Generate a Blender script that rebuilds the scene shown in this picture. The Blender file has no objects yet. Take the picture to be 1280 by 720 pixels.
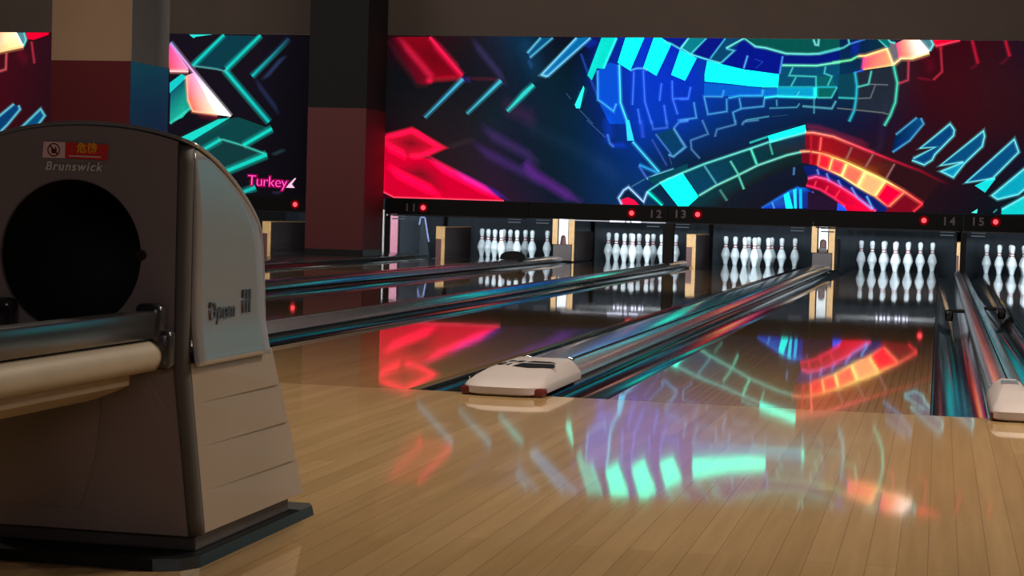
import bpy, bmesh, math
from mathutils import Vector, Matrix, Euler
# generated drawing of the animated picture on the two video walls (millimetres on the wall)
PIC_R=[
('S',[(-5425,1613),(-4618,1204)],16,(48,25,75)),
('S',[(-5530,1413),(-4580,963)],15,(48,22,80)),
('S',[(-5566,2689),(-5064,2118)],11,(40,34,70)),
('S',[(-4943,2754),(-4677,2153)],30,(5,30,50)),
('S',[(-4869,1214),(-4710,1066),(-4144,732)],16,(80,20,115)),
('S',[(-4914,1683),(-4350,1437),(-3635,1062)],22,(6,16,26)),
('S',[(-4038,1278),(-3693,985)],26,(5,16,40)),
('S',[(-5183,1904),(-4679,1700)],26,(40,10,40)),
('S',[(-5844,1353),(-5437,1491)],9,(28,20,22)),
('S',[(-5584,2194),(-5145,2192)],6,(60,10,20)),
('F',[(-6534,2673),(-6438,2682),(-5996,2258),(-6009,2143),(-6071,2112),(-6199,2133)],[(60,4,18),(110,8,28),(120,8,30),(130,10,34),(110,8,30),(70,6,20)],1),
('R',[(-6422,2682),(-6064,2688),(-5631,2217),(-5979,2194)],(135,6,26),(105,6,18)),
('S',[(-6581,2650),(-6183,2133),(-6056,2135)],12,(60,4,16)),
('S',[(-6454,2681),(-6035,2227),(-6056,2135)],11,(170,20,50)),
('S',[(-6064,2685),(-5624,2217)],13,(150,8,45)),
('L',[(-6056,2685),(-5640,2232)],4,(238,25,72),10,0.45),
('S',[(-6072,2134),(-5994,2178),(-5623,2209)],8,(150,6,28)),
('L',[(-5631,2189),(-6092,1721)],[5,1.5],(70,180,215),9,0.35),
('L',[(-5163,2177),(-5572,1776)],[5.5,1.5],(70,190,215),9,0.35),
('L',[(-4765,2134),(-4875,2030),(-5079,1814)],[5,7,2],(50,218,215),9,0.4),
('S',[(-5663,2201),(-5520,2172)],8,(40,20,90)),
('R',[(-6597,1483),(-6264,1585),(-6184,1576),(-5860,1367),(-6048,1272),(-6318,1227),(-6578,1376)],(225,10,50),(125,14,28)),
('F',[(-6595,1383),(-6318,1235),(-6047,1233),(-5087,752),(-6449,754),(-6587,820)],(215,0,46),1),
('R',[(-6539,1099),(-6158,1212),(-5884,1099),(-5733,796),(-6312,997)],(215,0,46),(120,16,30)),
('S',[(-6597,1475),(-6247,1567),(-5876,1367),(-6111,1262),(-6270,1244)],9,(235,10,58)),
('S',[(-6595,1391),(-6286,1243)],12,(235,5,55)),
('S',[(-6571,1114),(-5828,778)],14,(240,5,60)),
('S',[(-6079,1233),(-5095,760)],12,(245,10,80)),
('S',[(-5742,1095),(-4993,747)],9,(60,20,140)),
('L',[(-6597,1483),(-6587,820)],1.5,(250,20,70),5,0.45),
('L',[(-6595,820),(-6449,754),(-5087,749)],1.3,(255,70,95),4,0.45),
('F',[(-4696,2689),(-4550,2690),(-4813,2454),(-4853,2506)],(8,80,125),1),
('L',[(-4696,2689),(-4853,2506)],1.6,(100,200,228),6,0.45),
('L',[(-4550,2690),(-4821,2451)],1.4,(90,190,225),6,0.45),
('F',[(-4265,2692),(-4097,2698),(-4605,2230),(-4675,2251)],(10,108,170),1),
('L',[(-4265,2692),(-4675,2251),(-4605,2230)],1.7,(120,210,240),7,0.45),
('L',[(-4097,2694),(-4605,2230)],1.7,(110,200,240),7,0.45),
('S',[(-4020,2672),(-4170,2580)],12,(5,30,130)),
('F',[(-4164,2130),(-4152,2100),(-4197,1864),(-4243,1863),(-4260,1903)],(45,238,208),1),
('S',[(-4156,2115),(-4233,1874)],10,(10,80,80)),
('L',[(-4209,1851),(-4035,1682)],1.2,(60,95,145),0,0.45),
('L',[(-4368,2037),(-4312,1970)],1.2,(60,85,135),0,0.45),
('S',[(-4844,2438),(-4778,2318)],7,(20,50,90)),
('L',[(-4206,2505),(-4148,2356),(-3992,2005)],1.3,(35,75,185),5,0.45),
('F',[(-4001,2312),(-3859,2404),(-3737,2375),(-3715,1934),(-3796,1836),(-3990,1960)],(10,80,212),1),
('F',[(-3715,1927),(-3616,1689),(-3837,1685),(-3966,1923),(-3796,1836)],(8,75,205),1),
('L',[(-4001,2312),(-3986,1968),(-3796,1836),(-3765,1926)],1.8,(60,165,242),6,0.45),
('L',[(-3745,2383),(-3715,1934),(-3616,1682)],2.2,(70,205,250),7,0.45),
('F',[(-3967,2695),(-3785,2696),(-3933,2331),(-4010,2335),(-4066,2195),(-4122,2251)],(10,222,205),1),
('S',[(-3951,2672),(-4091,2236)],9,(5,60,80)),
('L',[(-3785,2692),(-3930,2336)],1.5,(70,255,240),5,0.45),
('F',[(-3679,2697),(-3459,2699),(-3614,2314),(-3764,2405)],(18,255,216),1),
('F',[(-3346,2700),(-3256,2701),(-3141,2620),(-3302,2258),(-3459,2349)],(18,255,216),1),
('F',[(-3034,2562),(-2837,2467),(-2963,2206),(-3127,2271)],(18,255,216),1),
('L',[(-3568,2303),(-3573,1911)],1.7,(58,112,242),6,0.35),
('L',[(-3458,2319),(-3428,1954),(-3337,1691)],1.7,(58,112,242),6,0.35),
('L',[(-3239,2173),(-3255,1964)],1.7,(58,112,242),6,0.35),
('L',[(-3115,2204),(-3103,1996),(-3037,1811)],1.7,(58,112,242),6,0.35),
('L',[(-3201,1920),(-3160,1695)],1.7,(58,112,242),6,0.35),
('L',[(-3509,1871),(-3470,1689)],1.7,(58,112,242),6,0.35),
('L',[(-3091,1993),(-2926,1996)],1.7,(58,112,242),6,0.35),
('L',[(-3037,1744),(-2903,1750)],1.7,(58,112,242),6,0.35),
('L',[(-3614,2314),(-3539,2340),(-3459,2341),(-3410,2320)],1.5,(80,170,242),5,0.45),
('F',[(-3256,2701),(-2941,2703),(-3035,2576),(-3149,2632)],(8,30,140),1),
('L',[(-3232,2664),(-3141,2632),(-3034,2573),(-2941,2699)],1.5,(90,215,225),4,0.45),
('F',[(-3648,1736),(-3607,1736),(-3539,1495),(-3621,1494)],(40,190,240),1),
('L',[(-3557,1483),(-3231,1134)],2.4,(66,200,240),7,0.45),
('L',[(-3473,1215),(-3255,1128)],3,(40,155,225),7,0.45),
('L',[(-3475,1203),(-3374,1056)],1.5,(72,112,222),5,0.45),
('L',[(-4113,1727),(-3885,1529)],1.2,(60,95,150),0,0.45),
('L',[(-3861,1567),(-3830,1462),(-3780,1415)],1.8,(60,125,222),6,0.45),
('S',[(-3829,1432),(-3616,1444)],9,(10,30,150)),
('S',[(-3872,1822),(-3829,1447)],16,(5,30,130)),
('L',[(-3467,1739),(-3434,1530)],2.5,(45,80,222),8,0.45),
('L',[(-3346,1741),(-3317,1634),(-3152,1655),(-3165,1744)],1.4,(60,110,222),5,0.45),
('F',[(-3288,1578),(-3079,1649),(-2934,1436),(-3069,1317)],(10,62,105),1),
('L',[(-3288,1578),(-3097,1346)],1.3,(72,130,210),4,0.45),
('L',[(-3079,1649),(-2934,1436),(-3069,1318),(-3130,1342)],1.7,(90,170,225),5,0.45),
('L',[(-3079,1649),(-3019,1720),(-2910,1737)],1.4,(70,140,225),5,0.45),
('L',[(-3331,1517),(-3143,1211)],1.2,(60,85,175),4,0.45),
('L',[(-3121,1325),(-3085,1221)],1.1,(60,85,150),0,0.45),
('L',[(-3377,1050),(-3272,1100),(-3061,1173)],1.6,(115,200,232),5,0.45),
('F',[(-3064,1172),(-2901,1243),(-2899,1161),(-3224,1012),(-3299,995),(-3369,1061)],(10,70,85),1),
('F',[(-3364,904),(-3224,1004),(-2990,746),(-3188,741)],(12,42,72),1),
('F',[(-3224,1012),(-3121,1067),(-2959,1133),(-2760,860),(-2879,746),(-2997,743)],(20,255,216),1),
('L',[(-3364,904),(-3221,1004)],1.6,(90,225,225),4,0.45),
('L',[(-3364,904),(-3185,738)],4,(25,232,212),8,0.45),
('L',[(-3224,1009),(-2959,1135)],1.6,(110,235,220),4,0.45),
('F',[(-3670,745),(-3700,820),(-3642,911),(-3588,947),(-3406,783),(-3412,735),(-3662,728)],(14,30,60),1),
('F',[(-3675,798),(-3597,832),(-3517,802),(-3455,745),(-3667,740)],(228,15,65),1),
('S',[(-3656,776),(-3473,766)],8,(120,0,20)),
('L',[(-3667,740),(-3703,820),(-3645,911),(-3589,950),(-3406,780),(-3363,904)],2,(150,195,250),6,0.45),
('L',[(-3552,956),(-3399,1048)],1.2,(60,120,150),3,0.45),
('F',[(-2282,2701),(-1202,2711),(-1198,2594),(-1558,2529),(-1806,2530),(-2146,2607)],(8,84,78),1),
('F',[(-2741,2698),(-2503,2700),(-2681,2459),(-2899,2507)],(10,22,130),1),
('F',[(-2311,2686),(-2160,2600),(-1842,2515),(-1864,2294),(-2284,2345),(-2553,2411),(-2410,2553)],(8,22,138),1),
('F',[(-1849,2512),(-1558,2520),(-1198,2587),(-1193,2445),(-1452,2399),(-1853,2394)],(8,24,120),1),
('F',[(-2935,2703),(-2734,2705),(-2906,2511),(-3020,2577)],(10,128,142),1),
('F',[(-2511,2699),(-2311,2694),(-2499,2579),(-2410,2556),(-2553,2411),(-2681,2462)],(10,70,110),1),
('F',[(-1852,2390),(-1452,2394),(-1192,2434),(-1183,2154),(-1873,2144)],(10,78,112),1),
('F',[(-1447,2270),(-1274,2280),(-1226,2156),(-1272,2032),(-1439,2029)],(12,95,100),1),
('F',[(-2710,2435),(-2538,2397),(-2284,2341),(-1878,2291),(-1883,2137),(-2189,2150),(-2427,2176),(-2732,2199),(-2735,2283)],(18,255,218),1),
('L',[(-2284,2345),(-2275,2296)],1.2,(60,200,210),0,0.45),
('F',[(-2739,2180),(-2426,2162),(-2071,2130),(-2068,2041),(-2318,2038),(-2525,2027),(-2734,2024)],(10,96,205),1),
('F',[(-2063,2123),(-1895,2132),(-1891,2027),(-2038,2020)],(12,110,205),1),
('F',[(-1895,2135),(-1450,2141),(-1446,2029),(-1891,2022)],(10,160,205),1),
('F',[(-1443,2139),(-1218,2149),(-1272,2032),(-1439,2029)],(10,100,95),1),
('L',[(-2935,2703),(-3020,2577),(-2906,2511),(-2733,2458),(-2553,2411)],1.7,(95,232,232),4,0.45),
('L',[(-2729,2705),(-2906,2511)],1.7,(80,220,225),4,0.45),
('L',[(-2511,2699),(-2677,2462)],1.5,(70,190,225),4,0.45),
('L',[(-2499,2582),(-2311,2694),(-2279,2701),(-2158,2607),(-2040,2593),(-1803,2530),(-1558,2526),(-1427,2533),(-1191,2594)],2,(110,232,220),5,0.45),
('L',[(-2499,2582),(-2402,2557),(-2553,2411)],1.6,(80,200,222),4,0.45),
('L',[(-2245,2503),(-2285,2355)],1.7,(75,175,235),4,0.45),
('L',[(-1842,2500),(-1871,2294)],1.7,(72,145,232),4,0.45),
('L',[(-1845,2396),(-1452,2396),(-1185,2441)],2.2,(112,236,190),5,0.45),
('L',[(-1720,2377),(-1761,2278),(-1455,2270),(-1450,2146)],1.6,(70,205,200),4,0.35),
('L',[(-1680,2264),(-1735,2157)],1.6,(70,205,200),4,0.35),
('L',[(-1350,2388),(-1362,2308),(-1274,2277),(-1320,2167)],1.6,(70,205,200),4,0.35),
('L',[(-1211,2154),(-1272,2032),(-1432,2029)],1.6,(70,205,200),4,0.35),
('L',[(-2071,2142),(-1211,2154)],1.6,(35,190,205),4,0.45),
('L',[(-2038,2020),(-1892,2040),(-1446,2029)],2,(60,238,238),6,0.45),
('L',[(-1458,2146),(-1453,2029)],4,(45,255,222),8,0.45),
('L',[(-1638,2099),(-1672,2036)],1.2,(90,220,230),0,0.45),
('L',[(-2451,2011),(-2318,2038),(-2061,2042),(-2056,2115)],2.2,(50,172,232),6,0.45),
('L',[(-2506,2101),(-2522,2024),(-2734,2024),(-2682,1817),(-2463,1855),(-2471,2006)],1.5,(72,165,225),5,0.35),
('L',[(-2325,2015),(-2299,1890),(-2042,1921),(-2035,2013)],1.5,(72,165,225),5,0.35),
('L',[(-2299,1890),(-2393,1845),(-2358,1715)],1.5,(72,165,225),5,0.35),
('L',[(-2851,1956),(-2815,1775),(-3008,1742)],1.5,(72,165,225),5,0.35),
('L',[(-2894,2133),(-2919,1992),(-3016,1990)],1.7,(52,110,242),5,0.45),
('L',[(-1975,1900),(-1661,1916),(-1630,1960)],1.3,(75,165,190),4,0.3),
('L',[(-1895,2000),(-1888,1924)],1.3,(75,165,190),4,0.3),
('L',[(-1596,1931),(-1261,1908),(-1217,1996)],1.3,(75,165,190),4,0.3),
('L',[(-2281,1716),(-2235,1759),(-1972,1807)],1.3,(75,165,190),4,0.3),
('L',[(-1468,2021),(-1462,1846)],1.3,(75,165,190),4,0.3),
('L',[(-1942,1805),(-1760,1826)],1,(45,80,110),0,0.45),
('L',[(-1498,2696),(-1475,2635),(-1442,2630),(-1438,2701)],2.2,(120,222,222),4,0.45),
('L',[(-2163,2464),(-2066,2431),(-2149,2357)],1,(30,80,200),0,0.45),
('L',[(-2747,1752),(-2672,1590),(-2873,1512),(-2860,1408),(-2759,1303)],1.5,(78,140,195),5,0.3),
('L',[(-3001,1524),(-2931,1429),(-2996,1372)],1.5,(78,140,195),5,0.3),
('L',[(-2361,1758),(-2356,1707),(-2572,1644),(-2592,1559)],1.5,(78,140,195),5,0.3),
('L',[(-2285,1698),(-2264,1738),(-2088,1763)],1.5,(78,140,195),5,0.3),
('F',[(-2951,1135),(-2180,1430),(-1549,1626),(-1534,1414),(-1751,1365),(-2332,1108),(-2755,875)],[(10,66,92),(10,56,66),(14,50,78),(40,34,44),(12,48,58),(10,58,70),(10,66,100)],1),
('F',[(-2755,860),(-2331,1101),(-1751,1358),(-1592,1405),(-1580,1259),(-1703,1234),(-2237,948),(-2453,758),(-2878,746)],[(14,56,66),(14,50,50),(14,48,48),(20,40,42),(20,34,40),(18,30,36),(24,26,34),(26,22,30),(14,56,66)],1),
('F',[(-1979,1581),(-1559,1717),(-1544,1626),(-1954,1501)],(22,255,216),1),
('S',[(-1977,1544),(-1550,1670)],16,(5,50,60)),
('L',[(-2958,1132),(-2708,1240),(-2180,1430),(-1962,1512),(-1544,1626)],2,(105,228,216),5,0.45),
('L',[(-2755,872),(-2565,991),(-2332,1108),(-2085,1240),(-1751,1365),(-1592,1405),(-1512,1417)],2,(125,228,206),5,0.45),
('L',[(-2189,1496),(-1978,1574)],2,(50,205,198),4,0.45),
('L',[(-2707,1225),(-2556,1011)],2,(80,170,190),4,0.45),
('L',[(-2404,1284),(-2318,1150),(-2235,959)],2.2,(95,215,182),4,0.45),
('L',[(-2172,1430),(-2097,1251)],2.6,(85,228,192),5,0.45),
('L',[(-1958,1498),(-1918,1366)],1.8,(70,190,170),4,0.45),
('L',[(-2516,948),(-2426,821)],3,(70,132,120),4,0.45),
('L',[(-1666,1227),(-1670,1136)],1.5,(80,140,205),4,0.45),
('F',[(-2024,743),(-1909,823),(-1722,946),(-1607,1001),(-1527,995),(-1445,953),(-1438,759)],[(20,60,200),(30,90,190),(30,160,200),(10,120,220),(10,60,210),(20,30,140),(30,20,110)],1),
('F',[(-1777,912),(-1722,946),(-1664,753),(-1745,751)],(22,235,222),1),
('F',[(-1672,965),(-1633,985),(-1621,754),(-1650,754)],(28,215,232),1),
('F',[(-1603,979),(-1570,979),(-1558,756),(-1591,755)],(14,175,232),1),
('L',[(-1909,823),(-1877,747)],1.4,(80,170,230),3,0.45),
('L',[(-2024,746),(-1909,823),(-1722,946),(-1607,1001)],1.5,(30,112,225),5,0.45),
('L',[(-1444,953),(-1437,760)],1.6,(165,100,222),3,0.45),
('F',[(-923,2502),(-668,2592),(-597,2412),(-920,2355)],[(238,66,96),(244,124,92),(246,140,92),(235,70,95)],1),
('F',[(-654,2599),(-621,2672),(-570,2658),(-533,2492),(-587,2417)],(112,106,116),1),
('F',[(-570,2658),(-487,2717),(-317,2718),(-200,2565),(-267,2522),(-422,2483),(-533,2490)],[(235,60,120),(245,130,110),(255,225,205),(255,246,235),(255,190,130),(246,130,95),(238,70,105)],1),
('F',[(-302,2718),(-182,2719),(-155,2647),(-191,2586),(-213,2586)],(70,130,145),1),
('F',[(-161,2719),(163,2722),(136,2700),(-73,2631),(-132,2639)],(228,0,42),1),
('F',[(-765,2714),(-644,2715),(-625,2669),(-654,2602)],(10,112,112),1),
('S',[(-316,2689),(-226,2560)],12,(110,80,60)),
('S',[(-203,2517),(-160,2316)],14,(60,0,12)),
('S',[(-160,2691),(-30,2605)],12,(110,0,20)),
('S',[(-535,2477),(-196,2517)],9,(90,5,20)),
('L',[(-987,2509),(-906,2513),(-658,2599)],2.6,(255,200,120),7,0.45),
('L',[(-924,2353),(-594,2409)],2.4,(255,180,105),7,0.45),
('L',[(-668,2599),(-587,2409)],2.8,(255,208,140),7,0.45),
('L',[(-920,2498),(-929,2361)],2.8,(242,70,155),6,0.45),
('L',[(-587,2417),(-507,2488),(-379,2489),(-194,2552)],2.8,(255,200,140),8,0.45),
('L',[(-314,2715),(-200,2565)],3.2,(255,246,238),8,0.45),
('L',[(-179,2719),(-153,2647),(-191,2575)],1.8,(125,232,228),5,0.45),
('L',[(-129,2630),(139,2700)],1.8,(252,60,90),6,0.45),
('L',[(-765,2714),(-658,2604)],1.8,(90,215,205),4,0.45),
('L',[(-655,2715),(-625,2669),(-575,2661)],1.8,(115,228,218),4,0.45),
('L',[(-1273,2430),(-1065,2464),(-987,2509)],2.2,(112,236,160),5,0.45),
('L',[(-1103,2711),(-1090,2646),(-1156,2602),(-1429,2533)],1.8,(80,215,205),4,0.45),
('L',[(-1083,2646),(-1015,2669),(-913,2706)],1.5,(72,135,232),4,0.45),
('S',[(-1071,2624),(-969,2582)],22,(5,15,130)),
('F',[(-1017,2319),(-932,2350),(-593,2404),(-537,2209),(-553,1992),(-605,1838),(-1002,1894),(-990,2174)],(34,42,56),1),
('F',[(-1203,2288),(-1017,2319),(-990,2174),(-992,2028),(-1194,2033)],(12,66,84),1),
('L',[(-587,2409),(-537,2209),(-551,1992),(-604,1838),(-665,1721)],2.3,(75,222,188),6,0.45),
('L',[(-1017,2331),(-989,2174),(-991,2029),(-1009,1890),(-1062,1762)],2.3,(40,192,214),6,0.45),
('L',[(-831,2343),(-858,2191),(-982,2157)],1.8,(82,212,192),4,0.45),
('L',[(-779,2192),(-831,2035),(-978,2026)],1.3,(110,118,120),3,0.25),
('L',[(-1204,1913),(-1002,1897),(-685,1870),(-604,1846)],1.3,(110,118,120),3,0.25),
('L',[(-854,2191),(-639,2186)],1.3,(110,118,120),3,0.25),
('L',[(-1194,2033),(-992,2027)],1.7,(60,200,195),4,0.45),
('L',[(-1597,1928),(-1262,1907),(-1219,1996)],1.4,(85,165,180),4,0.45),
('L',[(-1017,2322),(-924,2350)],1.4,(60,100,230),4,0.45),
('L',[(-421,2471),(-419,2244),(-525,2201)],1.7,(195,64,86),5,0.45),
('L',[(-72,2619),(-45,2343),(-141,2248)],1.6,(195,42,64),5,0.45),
('S',[(-343,2270),(-141,2248)],4,(90,5,20)),
('S',[(-655,2080),(-705,1469),(-968,1281)],10,(10,14,30)),
('L',[(272,2722),(345,2438)],2.2,(195,22,50),7,0.45),
('L',[(635,2725),(688,2521)],2.2,(200,22,52),7,0.45),
('S',[(345,2438),(261,2368)],5,(70,5,18)),
('S',[(688,2521),(579,2422)],5,(70,5,18)),
('F',[(-1555,1627),(-1372,1616),(-1220,1580),(-1006,1493),(-762,1400),(-520,1306),(-616,1091),(-876,1219),(-1105,1308),(-1365,1394),(-1547,1413)],[(140,14,32),(165,14,30),(120,20,28),(95,24,26),(76,26,26),(60,24,26),(90,24,24),(120,44,24),(130,34,24),(165,20,28),(110,16,34)],1),
('F',[(-520,1306),(-249,1214),(-8,1106),(-206,852),(-411,978),(-616,1091)],(46,18,24),1),
('F',[(-1572,1249),(-1397,1248),(-1129,1140),(-944,1025),(-745,921),(-583,796),(-619,745),(-724,742),(-1124,1010),(-1294,1098),(-1507,1115)],(15,30,108),1),
('F',[(-1501,954),(-1210,878),(-1144,803),(-1145,734),(-1493,725)],(38,20,46),1),
('F',[(-1160,830),(-1071,790),(-1032,738),(-1163,734)],(30,75,235),1),
('F',[(-1506,1100),(-1416,1125),(-1294,1098),(-1124,1010),(-955,908),(-724,742),(-1051,732),(-1087,805),(-1211,893),(-1365,981),(-1522,1023)],[(150,5,40),(170,5,42),(170,5,42),(190,5,45),(200,5,50),(235,5,60),(220,5,45),(225,5,50),(190,8,40),(160,8,38),(150,5,40)],1),
('F',[(-1585,1397),(-1494,1399),(-1497,1269),(-1581,1282)],(118,10,30),1),
('F',[(-1486,1399),(-1379,1386),(-1397,1248),(-1494,1266)],(172,10,32),1),
('F',[(-1379,1382),(-1234,1344),(-1267,1205),(-1393,1248)],(236,26,46),1),
('F',[(-1234,1344),(-1073,1278),(-1121,1145),(-1267,1202)],(246,52,60),1),
('F',[(-1073,1278),(-860,1192),(-936,1027),(-1124,1144)],(248,92,70),1),
('F',[(-860,1192),(-631,1091),(-742,918),(-939,1027)],(252,142,92),1),
('F',[(-631,1091),(-411,975),(-584,800),(-745,918)],(242,0,46),1),
('F',[(-411,975),(-206,844),(-306,750),(-619,742),(-583,796)],(125,10,30),1),
('L',[(-1555,1627),(-1464,1629),(-1235,1588),(-1006,1501),(-778,1414)],2.2,[(255,130,110),(255,130,115),(255,120,105),(250,80,95),(240,50,80)],7,0.5),
('L',[(-778,1414),(-550,1328),(-249,1222),(67,1078)],1.6,[(240,50,80),(215,25,60),(150,14,40),(60,10,24)],6,0.4),
('S',[(-1557,1696),(-1405,1684),(-1114,1590),(-826,1497)],9,(95,10,26)),
('S',[(-1150,1322),(-632,1106)],16,(110,50,6)),
('S',[(-1365,1394),(-1105,1308)],14,(110,12,20)),
('L',[(-1608,1407),(-1517,1414),(-1365,1394)],2,(255,140,100),6,0.4),
('L',[(-1365,1394),(-1105,1308),(-860,1200),(-632,1099),(-419,983),(-203,844)],2.4,[(255,120,80),(255,190,100),(255,232,120),(255,215,115),(255,110,85),(250,55,70)],8,0.5),
('L',[(-1379,1386),(-1397,1248)],2,(255,115,85),7,0.45),
('L',[(-1234,1344),(-1267,1205)],3,(255,175,95),8,0.45),
('L',[(-1073,1278),(-1121,1145)],4,(255,222,122),9,0.45),
('L',[(-860,1192),(-939,1027)],4.2,(255,234,128),9.2,0.45),
('L',[(-631,1091),(-742,918)],3.6,(255,212,115),8.6,0.45),
('L',[(-411,975),(-581,804)],2.4,(255,115,85),7.4,0.45),
('L',[(-206,844),(-306,753)],1.8,(245,50,60),6.8,0.45),
('L',[(-1397,1248),(-1271,1201),(-1126,1140),(-941,1025),(-742,918),(-584,800)],2,[(250,60,60),(255,130,85),(255,215,118),(255,226,122),(255,150,90),(250,60,70)],6,0.4),
('L',[(-1020,1470),(-1075,1336)],2.2,(150,104,104),5,0.25),
('L',[(-777,1399),(-861,1242)],2.2,(150,104,104),5,0.25),
('L',[(-534,1291),(-625,1119)],2.2,(150,104,104),5,0.25),
('L',[(-1371,1577),(-1381,1421)],2,(255,84,84),6,0.45),
('L',[(-1485,1598),(-1479,1269)],1.6,(205,24,48),5,0.45),
('L',[(-1506,1100),(-1416,1125),(-1294,1098),(-1124,1010),(-955,908),(-727,745)],2.3,(255,75,135),7,0.45),
('L',[(-1522,1023),(-1365,981),(-1211,893),(-1068,793)],1.8,(255,34,92),6,0.45),
('L',[(-1407,1079),(-1430,1007)],1.7,(240,44,72),4,0.45),
('L',[(-1273,1022),(-1304,952)],1.7,(240,44,72),4,0.45),
('L',[(-1138,979),(-1198,875)],1.7,(240,44,72),4,0.45),
('L',[(-1404,1210),(-1383,1146)],1.8,(110,130,232),5,0.4),
('L',[(-1296,1166),(-1259,1072)],1.8,(110,130,232),5,0.4),
('L',[(-1165,1093),(-1121,1015)],1.8,(110,130,232),5,0.4),
('L',[(-1011,1013),(-936,897),(-766,765)],1.8,(110,140,238),5,0.4),
('L',[(-835,918),(-758,773)],1.8,(84,165,242),5,0.4),
('F',[(-573,1432),(-533,1632),(-317,1816),(-262,1816),(-228,1751),(-373,1569),(-526,1424)],[(6,24,60),(6,36,70),(8,66,118),(8,72,125),(8,66,120),(8,58,118),(6,40,110)],1),
('F',[(-258,1477),(64,1756),(112,1682),(105,1625),(-98,1395),(-205,1289),(-347,1352),(-92,1489)],(8,68,122),1),
('F',[(-29,1283),(433,1679),(450,1623),(425,1510),(123,1155),(-18,1218),(208,1326)],(8,78,126),1),
('F',[(226,1336),(123,1155),(-18,1218)],(10,146,186),1),
('F',[(253,1111),(773,1597),(827,1453),(562,1166),(272,1093)],(8,78,128),1),
('F',[(361,1067),(547,1165),(585,1147),(477,991)],(22,222,222),1),
('F',[(548,959),(892,1267),(1113,1459),(1122,1216),(902,1024),(842,981),(617,919)],(10,165,190),1),
('F',[(663,808),(905,949),(1144,1105),(1158,766),(665,752)],(16,208,208),1),
('L',[(-533,1622),(-304,1821)],1.5,(75,175,222),5,0.35),
('L',[(-262,1816),(-228,1751),(-376,1559),(-563,1423)],1.5,(75,175,222),5,0.35),
('L',[(-328,1356),(-89,1490),(-258,1473),(64,1756),(114,1688),(107,1625),(-89,1410),(-120,1345),(-205,1287),(-342,1337)],1.6,(110,228,236),6,0.35),
('L',[(226,1332),(-29,1283),(433,1684),(448,1623),(427,1510),(236,1314),(123,1153),(-18,1218),(227,1327)],1.6,(110,228,236),6,0.35),
('L',[(581,1157),(263,1098),(773,1597),(827,1453),(562,1162)],1.6,(110,228,236),6,0.35),
('L',[(1113,1459),(892,1267),(552,959),(617,917),(842,981),(912,1047),(1122,1216)],1.6,(110,228,236),6,0.35),
('L',[(1144,1105),(667,808)],1.6,(110,228,236),6,0.35),
('F',[(336,761),(402,804),(396,755)],(85,232,202),1),
('L',[(577,768),(616,807)],2,(60,150,150),0,0.45),
('F',[(941,1220),(1462,1717),(1521,1579),(1263,1294)],(8,90,140),1),
('L',[(1263,1294),(950,1227),(1462,1722),(1521,1579),(1263,1291)],1.8,(110,228,236),6,0.35),
('F',[(1060,954),(1410,1205),(1467,1132),(1247,772),(1067,785)],(16,205,208),1),
('F',[(1284,1218),(1800,1723),(1859,1586),(1603,1302)],(8,90,140),1),
('L',[(1603,1302),(1292,1235),(1800,1729),(1859,1586),(1603,1299)],1.8,(110,228,236),6,0.35),
('F',[(1402,963),(1749,1213),(1806,1140),(1588,782),(1408,795)],(16,205,208),1),
('F',[(1624,1216),(2136,1730),(2195,1592),(1941,1310)],(8,90,140),1),
('L',[(1941,1310),(1632,1244),(2136,1735),(2195,1592),(1941,1306)],1.8,(110,228,236),6,0.35),
('F',[(1741,972),(2086,1221),(2142,1149),(1926,791),(1748,805)],(16,205,208),1),
('F',[(1962,1214),(2470,1736),(2528,1599),(2276,1318)],(8,90,140),1),
('L',[(2276,1318),(1970,1252),(2470,1741),(2528,1599),(2276,1314)],1.8,(110,228,236),6,0.35),
('F',[(2078,981),(2420,1229),(2476,1157),(2262,801),(2085,814)],(16,205,208),1),
('F',[(3889,2130),(4850,2316),(4747,1023),(3613,905)],(18,225,225),1),  # made-up cyan blocks out of view, added for their reflections
('F',[(1272,2625),(2711,2682),(3243,1858),(2079,1660)],(10,150,190),1),
('F',[(2875,2727),(3536,2733),(3970,2131),(3487,1949)],(14,90,210),1),
('F',[(5096,2148),(6032,2331),(5935,1055),(4830,939)],(18,225,225),1),
('F',[(4272,2653),(5624,2709),(6130,1909),(5036,1718)],(10,150,190),1),
('F',[(5779,2753),(6401,2758),(6813,2174),(6359,1998)],(14,90,210),1),
('F',[(6273,2165),(7186,2347),(7094,1086),(6017,972)],(18,225,225),1),
('F',[(7094,2680),(8367,2734),(8848,1957),(7818,1773)],(10,150,190),1),
('F',[(8513,2776),(9098,2781),(9490,2214),(9063,2043)],(14,90,210),1)]
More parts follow.
